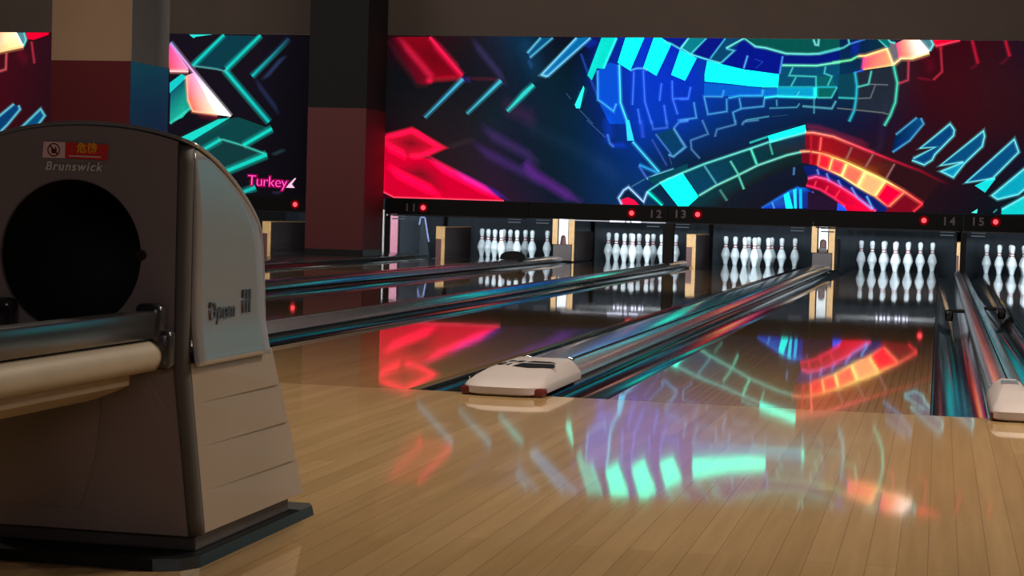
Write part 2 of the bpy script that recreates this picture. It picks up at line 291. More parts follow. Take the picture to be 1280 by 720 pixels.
PIC_L=[
('F',[(-9064,2301),(-8704,2686),(-8235,2681),(-8638,2276)],(12,58,70),1),
('F',[(-9365,2574),(-9129,2270),(-9167,2238),(-9376,2235),(-9422,2555)],[(235,60,170),(245,120,160),(255,110,110),(250,60,60),(240,40,120)],1),
('F',[(-9360,1968),(-9155,2158),(-9080,1803),(-9191,1668),(-9361,1593)],[(16,90,110),(16,84,100),(26,150,130),(28,190,160),(26,170,150)],1),
('F',[(-9373,2093),(-9223,2202),(-9137,2176),(-9370,1964)],(22,202,202),1),
('F',[(-9156,2185),(-9062,2221),(-8876,1993),(-8737,1711),(-9060,1747),(-9130,1883)],[(255,120,110),(235,150,190),(250,130,110),(255,190,160),(255,60,60),(250,60,46)],1),
('F',[(-9062,2221),(-8563,1693),(-8737,1708),(-8913,1939)],[(232,170,225),(255,255,255),(255,235,225),(250,140,110)],1),
('L',[(-9375,2591),(-9091,2265),(-8563,1693)],3,[(150,170,225),(230,170,232),(255,255,255)],9,0.4),
('L',[(-9376,2239),(-9129,2238)],3.5,(255,165,160),8,0.45),
('L',[(-9155,2167),(-9124,1883),(-9060,1747),(-8737,1708)],2,(255,160,120),7,0.45),
('S',[(-9041,1724),(-8680,1677)],12,(80,6,24)),
('L',[(-8676,2695),(-9077,2306)],4.5,(22,212,202),10,0.45),
('L',[(-8202,2693),(-8634,2271)],5,(22,206,196),11,0.45),
('L',[(-8656,2262),(-8063,1631)],5,[(24,214,200),(22,190,190)],11,0.45),
('L',[(-7834,2654),(-8298,2187)],4,[(30,56,90),(20,190,192)],10,0.45),
('S',[(-7867,2465),(-8165,2127)],7,(34,50,84)),
('S',[(-8278,2161),(-7913,1725)],8,(24,36,66)),
('L',[(-9073,2307),(-8751,2270),(-8637,2244)],1.8,(84,165,165),4,0.45),
('L',[(-9086,1785),(-9357,1590)],1.8,(64,214,192),5,0.45),
('F',[(-9130,2691),(-8817,2694),(-9034,2665),(-9072,2647)],(42,222,212),1),
('F',[(-9144,1346),(-8581,1663),(-8460,1684),(-8033,1549),(-8391,1343),(-8676,1413),(-8938,1264)],(14,66,68),1),
('F',[(-8655,1385),(-8106,1234),(-8626,1018),(-8886,1246)],(18,56,58),1),
('F',[(-8723,1655),(-8571,1677),(-9144,1333),(-9313,1372)],(26,214,196),1),
('S',[(-8571,1682),(-9227,1354)],14,(5,60,60)),
('L',[(-8023,1553),(-8391,1341)],5,(22,220,202),11,0.45),
('L',[(-8686,1407),(-8938,1260)],5,(22,214,196),11,0.45),
('L',[(-8717,1403),(-8652,1404),(-8391,1337),(-8082,1235)],2,(64,194,174),5,0.45),
('L',[(-8082,1235),(-8626,1009)],6,(22,216,196),12,0.45),
('S',[(-7837,1310),(-8025,1223)],6,(24,50,54)),
('L',[(-8217,830),(-8417,748)],6,(20,194,184),11,0.45),
('S',[(-8014,770),(-7873,774)],5,(34,30,50)),
('F',[(-11815,2697),(-11460,2700),(-11349,2523),(-11672,2457),(-11810,2424)],[(250,80,90),(255,220,160),(255,200,130),(255,140,90),(250,90,90)],1),
('L',[(-11810,2428),(-11672,2457),(-11349,2523)],3.5,(255,180,120),9,0.45),
('L',[(-11455,2700),(-11353,2538)],3,(250,240,225),7,0.45),
('F',[(-11437,2696),(-11345,2697),(-11316,2607),(-11358,2550)],(80,140,150),1),
('L',[(-11343,2697),(-11314,2607),(-11353,2521)],2,(110,225,222),5,0.45),
('F',[(-11318,2701),(-11004,2703),(-11010,2674),(-11207,2608),(-11298,2617)],(228,0,45),1),
('S',[(-11444,2491),(-11280,2304)],18,(60,0,14)),
('L',[(-11580,2443),(-11585,2233),(-11713,2194)],2,(212,84,94),6,0.45),
('L',[(-11240,2587),(-11194,2311)],2,(185,44,64),6,0.45),
('F',[(-11656,1648),(-11464,1799),(-11383,1758),(-11394,1705),(-11551,1534),(-11720,1373),(-11793,1541)],(8,60,110),1),
('F',[(-11513,1356),(-11378,1485),(-11098,1742),(-11039,1659),(-11239,1404)],(8,75,120),1),
('L',[(-11747,1573),(-11656,1648),(-11464,1799)],1.8,(100,205,225),6,0.45),
('L',[(-11402,1783),(-11378,1733),(-11551,1534),(-11743,1352)],1.8,(100,205,225),6,0.45),
('L',[(-11513,1356),(-11378,1485),(-11098,1742),(-11039,1659),(-11161,1500),(-11262,1382)],1.8,(100,205,225),6,0.45)]
BG_X=[-6599, -6099, -5604, -5211, -4918, -4530, -4241, -3954, -3478, -3007, -2540, -2077, -1619, -1074, -715, -268, 174, 525, 873]
BG_Z=[2679, 2216, 1752, 1288, 748]
BG=[[(34,8,16),(50,10,20),(32,22,26),(25,35,55),(12,50,80),(15,20,35),(10,15,30),(10,30,120),(10,50,200),(10,40,190),(10,60,120),(10,50,90),(5,60,75),(8,30,80),(10,50,70),(60,10,20),(58,10,20),(50,14,24),(34,18,34)],[(14,16,20),(16,19,23),(22,22,30),(25,25,38),(15,35,55),(10,35,50),(10,30,45),(10,40,140),(10,60,205),(10,50,200),(10,60,180),(10,60,160),(8,60,110),(8,56,86),(30,40,55),(62,12,22),(60,14,22),(52,18,26),(45,18,26)],[(20,15,18),(28,24,28),(30,26,32),(20,35,45),(22,30,48),(15,36,54),(10,38,62),(10,36,95),(8,58,190),(8,58,180),(8,48,120),(10,38,84),(14,32,66),(20,24,58),(30,20,48),(45,15,28),(55,14,22),(50,16,24),(45,16,24)],[(40,8,18),(40,20,24),(38,28,34),(38,28,50),(20,28,44),(14,33,48),(11,38,62),(10,44,92),(8,48,125),(12,38,76),(16,32,58),(18,30,50),(20,28,44),(40,22,30),(44,18,26),(45,18,28),(40,16,28),(30,16,30),(20,20,40)],[(60,0,20),(45,20,24),(45,26,30),(50,24,40),(42,25,48),(20,27,42),(16,32,54),(13,40,80),(15,55,100),(12,50,62),(20,32,42),(25,22,35),(15,20,40),(38,20,36),(40,18,28),(35,18,26),(24,17,26),(15,20,30),(10,30,40)]]
# ------------------------------------------------------------------ helpers
C = bpy.context.scene.collection
def lin(c):
    out = []
    for v in c[:3]:
        v = v/255.0
        out.append(v/12.92 if v <= .04045 else ((v+.055)/1.055)**2.4)
    return out

def mesh_obj(name, verts, faces, mat=None, parent=None, smooth=False, loc=None):
    me = bpy.data.meshes.new(name)
    me.from_pydata(verts, [], faces); me.update()
    return finish(name, me, mat, parent, smooth, loc)

def finish(name, me, mat, parent=None, smooth=False, loc=None):
    o = bpy.data.objects.new(name, me); C.objects.link(o)
    if mat: me.materials.append(mat)
    if smooth:
        for p in me.polygons: p.use_smooth = True
    if loc: o.location = loc
    if parent: o.parent = parent
    return o

def from_bm(name, bm, mat=None, parent=None, smooth=False, loc=None, auto=None):
    bmesh.ops.recalc_face_normals(bm, faces=bm.faces)
    me = bpy.data.meshes.new(name); bm.to_mesh(me); bm.free()
    o = finish(name, me, mat, parent, smooth or auto is not None, loc)
    if auto is not None:
        me.set_sharp_from_angle(angle=math.radians(auto))
    return o

def box(bm, x0, x1, y0, y1, z0, z1, bev=0, seg=2):
    b2 = bmesh.new()
    vs = [b2.verts.new(p) for p in ((x0,y0,z0),(x1,y0,z0),(x1,y1,z0),(x0,y1,z0),(x0,y0,z1),(x1,y0,z1),(x1,y1,z1),(x0,y1,z1))]
    for f in ((3,2,1,0),(4,5,6,7),(0,1,5,4),(1,2,6,5),(2,3,7,6),(3,0,4,7)): b2.faces.new([vs[i] for i in f])
    if bev: bmesh.ops.bevel(b2, geom=b2.edges[:], offset=bev, segments=seg, profile=.5, affect='EDGES')
    merge(bm, b2)

def merge(bm, b2):
    me = bpy.data.meshes.new('tmp'); b2.to_mesh(me); b2.free(); bm.from_mesh(me); bpy.data.meshes.remove(me)

def cyl(bm, p0, p1, r0, r1=None, n=20, cap=True):
    r1 = r0 if r1 is None else r1
    p0 = Vector(p0); p1 = Vector(p1); d = (p1-p0).normalized()
    u = d.orthogonal().normalized(); w = d.cross(u)
    A = []; B = []
    for i in range(n):
        a = 2*math.pi*i/n; e = u*math.cos(a)+w*math.sin(a)
        A.append(bm.verts.new(p0+e*r0)); B.append(bm.verts.new(p1+e*r1))
    for i in range(n):
        j = (i+1) % n; bm.faces.new((A[i],A[j],B[j],B[i]))
    if cap: bm.faces.new(A[::-1]); bm.faces.new(B)

def extrude_y(bm, prof, y0, y1, cap=True):
    """closed xz profile swept along y"""
    A = [bm.verts.new((x,y0,z)) for x,z in prof]; B = [bm.verts.new((x,y1,z)) for x,z in prof]
    n = len(prof)
    for i in range(n):
        j = (i+1) % n; bm.faces.new((A[i],A[j],B[j],B[i]))
    if cap: bm.faces.new(A[::-1]); bm.faces.new(B)

def lathe(bm, prof, n=28, c=(0,0,0)):
    rings = []
    for r, z in prof:
        if r < 1e-6: rings.append([bm.verts.new((c[0],c[1],c[2]+z))])
        else: rings.append([bm.verts.new((c[0]+r*math.cos(2*math.pi*i/n), c[1]+r*math.sin(2*math.pi*i/n), c[2]+z)) for i in range(n)])
    for a, b in zip(rings, rings[1:]):
        for i in range(n):
            j = (i+1) % n
            if len(a) == 1: bm.faces.new((a[0],b[j],b[i]))
            elif len(b) == 1: bm.faces.new((a[i],a[j],b[0]))
            else: bm.faces.new((a[i],a[j],b[j],b[i]))

def thing(name, label, cat, loc=(0,0,0), group=None):
    o = bpy.data.objects.new(name, None); C.objects.link(o)
    o.location = loc; o.empty_display_size = .1
    return tag(o, label, cat, group)
def tag(o, label, cat, group=None):
    o['label'] = label; o['category'] = cat
    if group: o['group'] = group
    return o
def struct(o):
    o['kind'] = 'structure'; return o

# ------------------------------------------------------------------ materials
def mat(name, col, rough=.5, metal=0, var=.12, scale=8, spec=.5, coat=0, stretch=None, bump=0, rvar=0):
    m = bpy.data.materials.new(name); m.use_nodes = True
    nt = m.node_tree; b = nt.nodes['Principled BSDF']
    b.inputs['Roughness'].default_value = rough; b.inputs['Metallic'].default_value = metal
    b.inputs['Specular IOR Level'].default_value = spec; b.inputs['Coat Weight'].default_value = coat
    b.inputs['Coat Roughness'].default_value = .06
    tc = nt.nodes.new('ShaderNodeTexCoord'); mp = nt.nodes.new('ShaderNodeMapping')
    if stretch: mp.inputs['Scale'].default_value = stretch
    nz = nt.nodes.new('ShaderNodeTexNoise'); nz.inputs['Scale'].default_value = scale; nz.inputs['Detail'].default_value = 3
    nt.links.new(tc.outputs['Object'], mp.inputs['Vector']); nt.links.new(mp.outputs['Vector'], nz.inputs['Vector'])
    rp = nt.nodes.new('ShaderNodeValToRGB'); c = lin(col)
    rp.color_ramp.elements[0].position = .3; rp.color_ramp.elements[1].position = .7
    rp.color_ramp.elements[0].color = [max(0, v*(1-var)) for v in c]+[1]
    rp.color_ramp.elements[1].color = [min(1, v*(1+var)) for v in c]+[1]
    nt.links.new(nz.outputs['Fac'], rp.inputs['Fac']); nt.links.new(rp.outputs['Color'], b.inputs['Base Color'])
    if rvar:
        mr = nt.nodes.new('ShaderNodeMapRange'); mr.inputs['To Min'].default_value = rough-rvar; mr.inputs['To Max'].default_value = rough+rvar
        nt.links.new(nz.outputs['Fac'], mr.inputs['Value']); nt.links.new(mr.outputs['Result'], b.inputs['Roughness'])
    if bump:
        bp = nt.nodes.new('ShaderNodeBump'); bp.inputs['Strength'].default_value = bump; bp.inputs['Distance'].default_value = .002
        nt.links.new(nz.outputs['Fac'], bp.inputs['Height']); nt.links.new(bp.outputs['Normal'], b.inputs['Normal'])
    return m

def emat(name, col, strength, var=.05):
    m = bpy.data.materials.new(name); m.use_nodes = True; nt = m.node_tree
    nt.nodes.remove(nt.nodes['Principled BSDF']); e = nt.nodes.new('ShaderNodeEmission')
    nz = nt.nodes.new('ShaderNodeTexNoise'); nz.inputs['Scale'].default_value = 4
    rp = nt.nodes.new('ShaderNodeValToRGB'); c = lin(col)
    rp.color_ramp.elements[0].color = [v*(1-var) for v in c]+[1]; rp.color_ramp.elements[1].color = [min(1,v*(1+var)) for v in c]+[1]
    nt.links.new(nz.outputs['Fac'], rp.inputs['Fac']); nt.links.new(rp.outputs['Color'], e.inputs['Color'])
    e.inputs['Strength'].default_value = strength
    nt.links.new(e.outputs['Emission'], nt.nodes['Material Output'].inputs['Surface'])
    return m

def plank_mat(name, c_dark, c_light, width, length, rough, wave, coat=.0, gap=.35, spec=.5):
    """boards running along Y: brick pattern for the joints and tints, stretched noise for the grain"""
    m = bpy.data.materials.new(name); m.use_nodes = True; nt = m.node_tree; N = nt.nodes; L = nt.links
    b = N['Principled BSDF']; tc = N.new('ShaderNodeTexCoord')
    sw = N.new('ShaderNodeMapping'); sw.inputs['Rotation'].default_value = (0,0,math.pi/2)
    L.new(tc.outputs['Object'], sw.inputs['Vector'])
    br = N.new('ShaderNodeTexBrick'); L.new(sw.outputs['Vector'], br.inputs['Vector'])
    br.inputs['Scale'].default_value = 1; br.inputs['Brick Width'].default_value = length; br.inputs['Row Height'].default_value = width
    br.inputs['Mortar Size'].default_value = .0011; br.inputs['Mortar Smooth'].default_value = .4; br.inputs['Bias'].default_value = 0
    br.inputs['Color1'].default_value = lin(c_dark)+[1]; br.inputs['Color2'].default_value = lin(c_light)+[1]
    br.inputs['Mortar'].default_value = [v*gap for v in lin(c_dark)]+[1]
    mp = N.new('ShaderNodeMapping'); mp.inputs['Scale'].default_value = (40,1.6,1); L.new(tc.outputs['Object'], mp.inputs['Vector'])
    nz = N.new('ShaderNodeTexNoise'); nz.inputs['Scale'].default_value = 1; nz.inputs['Detail'].default_value = 5; L.new(mp.outputs['Vector'], nz.inputs['Vector'])
    mr = N.new('ShaderNodeMapRange'); mr.inputs['To Min'].default_value = .78; mr.inputs['To Max'].default_value = 1.18; L.new(nz.outputs['Fac'], mr.inputs['Value'])
    mx = N.new('ShaderNodeMix'); mx.data_type = 'RGBA'; mx.blend_type = 'MULTIPLY'; mx.inputs['Factor'].default_value = 1
    L.new(br.outputs['Color'], mx.inputs[6]); L.new(mr.outputs['Result'], mx.inputs[7]); L.new(mx.outputs[2], b.inputs['Base Color'])
    b.inputs['Roughness'].default_value = rough; b.inputs['Coat Weight'].default_value = coat; b.inputs['Coat Roughness'].default_value = rough
    b.inputs['Specular IOR Level'].default_value = spec
    # very slight waviness of the lacquer
    n2 = N.new('ShaderNodeTexNoise'); n2.inputs['Scale'].default_value = 1; n2.inputs['Detail'].default_value = 2
    m2 = N.new('ShaderNodeMapping'); m2.inputs['Scale'].default_value = (9,2.2,1); L.new(tc.outputs['Object'], m2.inputs['Vector']); L.new(m2.outputs['Vector'], n2.inputs['Vector'])
    bp = N.new('ShaderNodeBump'); bp.inputs['Strength'].default_value = wave; bp.inputs['Distance'].default_value = .01
    L.new(n2.outputs['Fac'], bp.inputs['Height']); L.new(bp.outputs['Normal'], b.inputs['Normal'])
    return m

M = {}
M['approach'] = plank_mat('approach_maple', (164,134,94), (175,145,104), .055, 1.9, .042, .012, gap=.72, spec=.36)
M['lane'] = plank_mat('lane_boards', (150,118,78), (160,127,86), .0272, 40, .03, .014, spec=.5)
M['deck'] = mat('dark_deck_and_boards', (34,30,30), .05, var=.15)
M['gutter'] = mat('gutter_plastic', (24,30,32), .1, var=.2, spec=.6)
M['capping'] = mat('capping_plastic', (130,124,129), .16, var=.08, spec=.5, coat=.15)
M['cap_dark'] = mat('dark_capping', (52,60,60), .22, var=.15, spec=.6, coat=.3)
M['seam'] = mat('seam_dark', (18,18,20), .4)
M['end_cap'] = mat('end_cap_plastic', (172,162,160), .5, var=.04, coat=.05)
M['dark_red'] = mat('dark_red_plastic', (92,22,22), .4)
M['black'] = mat('black_plastic', (14,15,17), .4, var=.2)
M['dull'] = mat('dull_black', (16,18,21), .75, var=.2)
M['maskp'] = mat('mask_panel', (5,5,9), .6, var=.25, spec=.2)
M['num'] = mat('number_grey', (112,104,110), .6)
M['chrome'] = mat('chrome', (210,210,215), .12, 1, var=.05)
M['alu'] = mat('brushed_trim', (150,155,165), .3, 1, var=.1)
M['steel'] = mat('satin_silver_panel', (156,154,157), .28, .45, var=.06, scale=3, stretch=(1,1,.3))
M['lower'] = mat('warm_grey_panel', (158,140,124), .42, .25, var=.06, scale=3)
M['front'] = mat('front_panel_brown_grey', (124,112,114), .5, .0, var=.08, scale=4)
M['corner'] = mat('corner_trim_grey', (66,61,60), .6, .0)
M['cream'] = mat('cream_roll', (166,152,132), .5, var=.06, scale=14)
M['beam'] = mat('dark_rail', (74,72,74), .22, .5)
M['cavity'] = mat('cavity_black', (6,6,7), .8)
M['white_pl'] = mat('white_plastic', (222,222,220), .4)
M['tan'] = mat('tan_wood_edge', (176,134,82), .5, var=.12, scale=20)
M['brown'] = mat('dark_brown_board', (48,33,32), .5, var=.15, scale=6)
M['redbrown'] = mat('red_brown_board', (74,32,26), .5, var=.15)
M['curtain'] = mat('pit_curtain', (30,38,46), .85, var=.15, scale=3, stretch=(6,1,1))
M['pin'] = mat('pin_plastic', (218,230,236), .22, var=.02, coat=.4)
M['stripe'] = mat('pin_red', (150,40,50), .35)
M['wall'] = mat('wall_brown_paint', (92,80,74), .8, var=.06, scale=2)
M['wall_d'] = mat('wall_dark_paint', (44,40,42), .85, var=.1, scale=2)
M['ceil'] = mat('ceiling_dark', (40,37,36), .9, var=.1, scale=2)
M['floor_d'] = mat('floor_dark', (24,24,26), .8, var=.15)
M['col_red_far'] = mat('column_red_paint_dimmed', (92,28,34), .6, var=.06, scale=2)  # same red as the near column, darkened for its weaker light
M['col_red'] = mat('column_red_paint', (122,38,46), .6, var=.06, scale=2)
M['col_beige'] = mat('column_beige_paint', (206,170,140), .7, var=.06, scale=2)
M['col_black'] = mat('column_black_paint', (7,9,10), .8, var=.1, scale=2)
M['col_screen_glow'] = mat('column_painted_screen_glow', (58,84,150), .3, var=.06, scale=2)  # blue light of the screens on the column side, put into the colour
M['col_grey'] = mat('column_grey_side', (196,188,188), .7, var=.06, scale=2)  # greyer than the front of the shaft
M['pink'] = mat('pink_strip', (196,120,140), .5)
M['pale'] = mat('pale_strip', (170,165,160), .5)
M['bluegrey'] = mat('blue_grey_highlight', (130,140,190), .35)
M['led'] = emat('red_led', (255,70,80), 2.2)
M['led_halo'] = emat('red_led_halo', (120,0,8), .8)
M['glow_trim'] = emat('painted_sheen_trim', (110,118,130), .55)  # faint glow stands in for the reflection on the bars
M['glow_segment'] = emat('glowing_white_segment', (225,228,255), 2.4)  # white segments that glow by themselves, no lamp
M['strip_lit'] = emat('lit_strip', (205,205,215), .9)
M['neon'] = emat('pink_neon', (255,84,190), 1.6)
M['neon_d'] = emat('pink_neon_halo', (170,0,84), .8)
M['neon_w'] = emat('white_pink_neon', (255,190,225), 1.2)
M['stk_w'] = mat('sticker_white', (226,190,190), .5, var=.03)
M['stk_r'] = mat('sticker_red', (206,44,44), .45, var=.05)
M['stk_y'] = mat('sticker_yellow', (236,168,20), .5, var=.03)
M['silver'] = mat('silver_lettering', (214,208,204), .4, .0)

# ------------------------------------------------------------------ text meshes
def text(name, body, size, mat_, parent=None, loc=(0,0,0), rot=(math.pi/2,0,0), extrude=.001, offset=0, shear=0, align='CENTER', spacing=1, sx=1):
    cu = bpy.data.curves.new(name, 'FONT'); cu.body = body; cu.size = size; cu.extrude = extrude; cu.offset = offset
    cu.shear = shear; cu.align_x = align; cu.align_y = 'CENTER'; cu.space_character = spacing
    tmp = bpy.data.objects.new('tmp', cu); C.objects.link(tmp)
    dg = bpy.context.evaluated_depsgraph_get(); dg.update()
    me = bpy.data.meshes.new_from_object(tmp.evaluated_get(dg)); me.name = name
    bpy.data.objects.remove(tmp); bpy.data.curves.remove(cu)
    me.materials.clear()
    mx = Matrix.Translation(loc) @ Euler(rot).to_matrix().to_4x4() @ Matrix.Diagonal((sx,1,1,1))
    me.transform(mx)
    return finish(name, me, mat_, parent)

# ------------------------------------------------------------------ layout
LANES = {10:-8.06, 11:-5.663, 12:-3.905, 13:-2.320, 14:-.544, 15:1.055}
WORD = {10:'ten',11:'eleven',12:'twelve',13:'thirteen',14:'fourteen',15:'fifteen'}
LW = .533; GW = .235; YM = 15.85; LEND = 19.35

# camera solved from the pin decks, foul line and lane edges
cam = bpy.data.cameras.new('camera'); co = bpy.data.objects.new('camera', cam); C.objects.link(co)
cam.sensor_width = 36; cam.lens = 2388.63/1280*36; cam.clip_end = 200; cam.clip_start = .05
yaw, pit, rol = .219389, .0401713, .0288584
fw0 = Vector((-math.sin(yaw), math.cos(yaw), 0)); rt = Vector((math.cos(yaw), math.sin(yaw), 0)); up0 = Vector((0,0,1))
fw = fw0*math.cos(pit) - up0*math.sin(pit); up = fw0*math.sin(pit) + up0*math.cos(pit)
cX = rt*math.cos(rol) + up*math.sin(rol); cY = up*math.cos(rol) - rt*math.sin(rol)
co.matrix_world = Matrix(((cX.x,cY.x,-fw.x,0),(cX.y,cY.y,-fw.y,-6.38403),(cX.z,cY.z,-fw.z,.62827),(0,0,0,1)))
bpy.context.scene.camera = co

# ------------------------------------------------------------------ room shell
def slab(name, x0,x1,y0,y1,z0,z1, m):
    bm = bmesh.new(); box(bm, x0,x1,y0,y1,z0,z1); return struct(from_bm(name, bm, m))
slab('floor', -13,9,-12,0,-.3,0, M['approach'])
slab('floor', -13,9,.0,21,-.4,-.32, M['floor_d'])
slab('floor', -13,-8.06-LW-GW-.04,0,15.8,-.32,-.005, M['floor_d'])
slab('floor', 1.055+LW+GW+.04,9,0,15.8,-.32,-.005, M['floor_d'])
slab('wall_left', -13.2,-13,-12,21,-.4,3.4, M['wall_d'])
slab('wall_right', 9,9.2,-12,21,-.4,3.4, M['wall_d'])
slab('wall_rear', -13.2,9.2,-12.2,-12,-.4,3.4, M['wall_d'])
slab('wall_back', -13.2,9.2,21,21.2,-.4,3.4, M['wall_d'])
slab('wall_front', -13,9,15.98,16.15,2.70,3.4, M['wall'])
slab('ceiling', -13.2,9.2,-12.2,21.2,3.4,3.6, M['ceil'])

# ------------------------------------------------------------------ lanes with gutters
where = {10:'farthest left, partly behind the red column and ball return', 11:'between the red column and lane twelve', 12:'under number 12, second lane left of the grey ball channel',
         13:'under number 13, left of the grey ball channel', 14:'under number 14, right of the grey ball channel', 15:'under number 15 at the right edge'}
for n, xc in LANES.items():
    bm = bmesh.new(); box(bm, -LW, LW, .004, 15.95, -.05, 0)
    ln = from_bm('bowling_lane', bm, M['lane'], loc=(xc,0,0))
    tag(ln, 'glossy brown bowling lane '+where[n], 'lane', 'bowling lanes')
    bm = bmesh.new(); box(bm, -LW, LW, 15.952, LEND, -.05, 0); from_bm('pin_deck_and_dark_boards', bm, M['deck'], ln)  # dark colour also covers lane boards ahead, to hide lamp light there
    for s in (-1, 1):
        prof = []
        K = 14; x0 = LW+.003; w = GW-.003; t = .006
        for i in range(K+1):
            a = math.pi*i/K; prof.append((s*(x0+w/2-math.cos(a)*w/2), -.012-math.sin(a)*.085))
        inner = [(s*(x0+w/2-math.cos(math.pi*i/K)*(w/2-t)), -.012-math.sin(math.pi*i/K)*(.085-t)) for i in range(K, -1, -1)]
        bm = bmesh.new(); extrude_y(bm, prof+inner, .004, LEND)
        from_bm('gutter', bm, M['gutter'], ln, auto=40)

# ------------------------------------------------------------------ dividers with ball-track capping
def capping(name, label, x0, x1, over, m, end=True, h=.074, logo=None, wide=False):
    xc = (x0+x1)/2; hw = (x1-x0)/2; H = hw+over
    t = thing(name, label, 'lane divider', (xc,0,0), 'raised dividers between the lanes')
    bm = bmesh.new()
    y0 = .62 if end else .004
    prof = [(-hw+.002,-.2),(-hw+.002,.0),(-H,.022),(-H+.004,.036),(-H+.028,h-.016),(-H+.05,h-.006),(-H+.1 if hw>.1 else -.012,h),(H-.1 if hw>.1 else .012,h),(H-.05,h-.006),(H-.028,h-.016),(H-.004,.036),(H,.022),(hw-.002,.0),(hw-.002,-.2)]
    if wide:
        prof = [(-hw+.002,-.2),(-hw+.002,.0),(-H,.02),(-H,.044),(-H+.03,.05),(H-.03,.05),(H,.044),(H,.02),(hw-.002,0),(hw-.002,-.2)]
    extrude_y(bm, prof, y0, 17.4)
    from_bm('capping', bm, m, t, auto=35)
    if not wide:
        bm = bmesh.new(); sx = H*.55 if hw > .1 else .0
        box(bm, sx-.003, sx+.003, y0, 17.3, h-.012, h+.0012)
        from_bm('cover_seam', bm, M['seam'], t)
    if end:
        bm = bmesh.new()
        def outline(H2, yf, r, yb):
            pts = [(-H2,yb)]
            for i in range(9):
                a = math.pi - math.pi/2*i/8; pts.append((-H2+r+math.cos(a)*r, yf+r-math.sin(a)*r))
            for i in range(9):
                a = math.pi/2 - math.pi/2*i/8; pts.append((H2-r+math.cos(a)*r, yf+r-math.sin(a)*r))
            pts.append((H2,yb)); return pts
        H2 = H+.002; r = min(.085, H2*.6)
        lay = [(outline(H2-.01,-.09,r,.63),.003),(outline(H2,-.1,r,.63),.010),(outline(H2,-.1,r,.63),.032),(outline(H2-.005,-.088,r,.63),.042),(outline(H2-.018,-.01,r*.9,.63),.058),(outline(H2-.032,.15,r*.7,.63),.073),(outline(H2-.05,.34,r*.5,.63),.083)]
        rings = [[bm.verts.new((x,y,z)) for x,y in pts] for pts,z in lay]
        for a, b in zip(rings, rings[1:]):
            for i in range(len(a)):
                j = (i+1) % len(a); bm.faces.new((a[i],a[j],b[j],b[i]))
        bm.faces.new(rings[0][::-1]); bm.faces.new(rings[-1])
        ec = from_bm('end_cap', bm, M['end_cap'], t, auto=40)
        for s in (-1, 1):
            bm = bmesh.new(); box(bm, s*(H2-.028)-.03, s*(H2-.028)+.03, -.078, .0, .001, .03, .008)
            from_bm('corner_foot', bm, M['dark_red'], t, auto=40)
        if hw > .1:
            for x in (-.075, .085):
                bm = bmesh.new(); lathe(bm, [(.017,0),(.017,.006),(.012,.012),(0,.014)], 16, (x,.70,h-.002)); from_bm('bolt', bm, M['chrome'], t, auto=40)
            bm = bmesh.new()
            ang = [(-.105,.3),(-.06,.36),(-.03,.3),(-.075,.26)]
            for pts in ([(-.1,.30),(-.075,.37),(-.055,.37),(-.08,.30)],[(-.068,.30),(-.045,.37),(-.02,.37),(-.03,.34),(-.048,.34),(-.055,.30)],[(-.035,.29),(-.02,.33),(.1,.33),(.12,.29),(.03,.275)],[(-.01,.345),(.0,.375),(.07,.37),(.1,.345)]):
                bm.faces.new([bm.verts.new((x,(y-.33)*2.3+.33,.0845-max(0,.34-((y-.33)*2.3+.33))*.05)) for x,y in pts])
            from_bm('maker_logo', bm, M['seam'], ec)
            bm = bmesh.new(); box(bm, -H2-.035, -H2+.004, .18, .27, .004, .05, .01); fs = from_bm('foul_sensor', bm, M['black'], t, auto=40)
            bm = bmesh.new(); box(bm, -H2-.036-.006, -H2-.034, .2, .25, .02, .038, .002); from_bm('sensor_lens', bm, M['white_pl'], fs)
        else:
            bm = bmesh.new(); box(bm, -.028, .028, .40, .52, .082, .0865, .001); box(bm, -.012,.012,.43,.49,.086,.0885,.001)
            from_bm('cap_badge', bm, M['capping'], ec)
    return t
g = lambda a, b: (LANES[a]+LW+GW, LANES[b]-LW-GW)
capping('lane_divider', 'wide dark divider carrying the red columns, left of lane eleven', *g(10,11), .005, M['cap_dark'], end=False, wide=True)
capping('lane_divider', 'dark divider between lanes 11 and 12 with a black dome on it', *g(11,12), .03, M['capping'])
capping('lane_divider', 'thin divider between lanes 12 and 13 running behind the ball return', *g(12,13), .04, M['capping'])
capping('lane_divider', 'grey ball channel cover with pale rounded end cap, centre of picture', *g(13,14), .02, M['capping'])
capping('lane_divider', 'thin glossy divider between lanes 14 and 15 at right edge', *g(14,15), .04, M['capping'])

# ball detector dome on the 11|12 divider
t = thing('ball_detector', 'black dome shaped detector on the divider in front of lane eleven pins', 'sensor', (-4.78,15.05,.074))
bm = bmesh.new()
K = 16
def dome_ring(y, f):
    return [bm.verts.new((-.128*f*math.cos(math.pi*i/K)*(1 if True else 0), y, .095*f*math.sin(math.pi*i/K)**.75)) for i in range(K+1)]
rr = [dome_ring(y, f) for y, f in ((-.12,.86),(-.105,1),(.105,1),(.12,.86))]
for a, b in zip(rr, rr[1:]):
    for i in range(K): bm.faces.new((a[i],a[i+1],b[i+1],b[i]))
for r_ in (rr[0], rr[-1]): bm.faces.new(r_)
bm.faces.new([rr[k][0] for k in range(4)]+[rr[k][-1] for k in (3,2,1,0)])
from_bm('dome_shell', bm, M['dull'], t, auto=40)
bm = bmesh.new(); cyl(bm, (-.03,-.125,.045), (-.03,-.118,.045), .012); from_bm('lens', bm, M['black'], t)
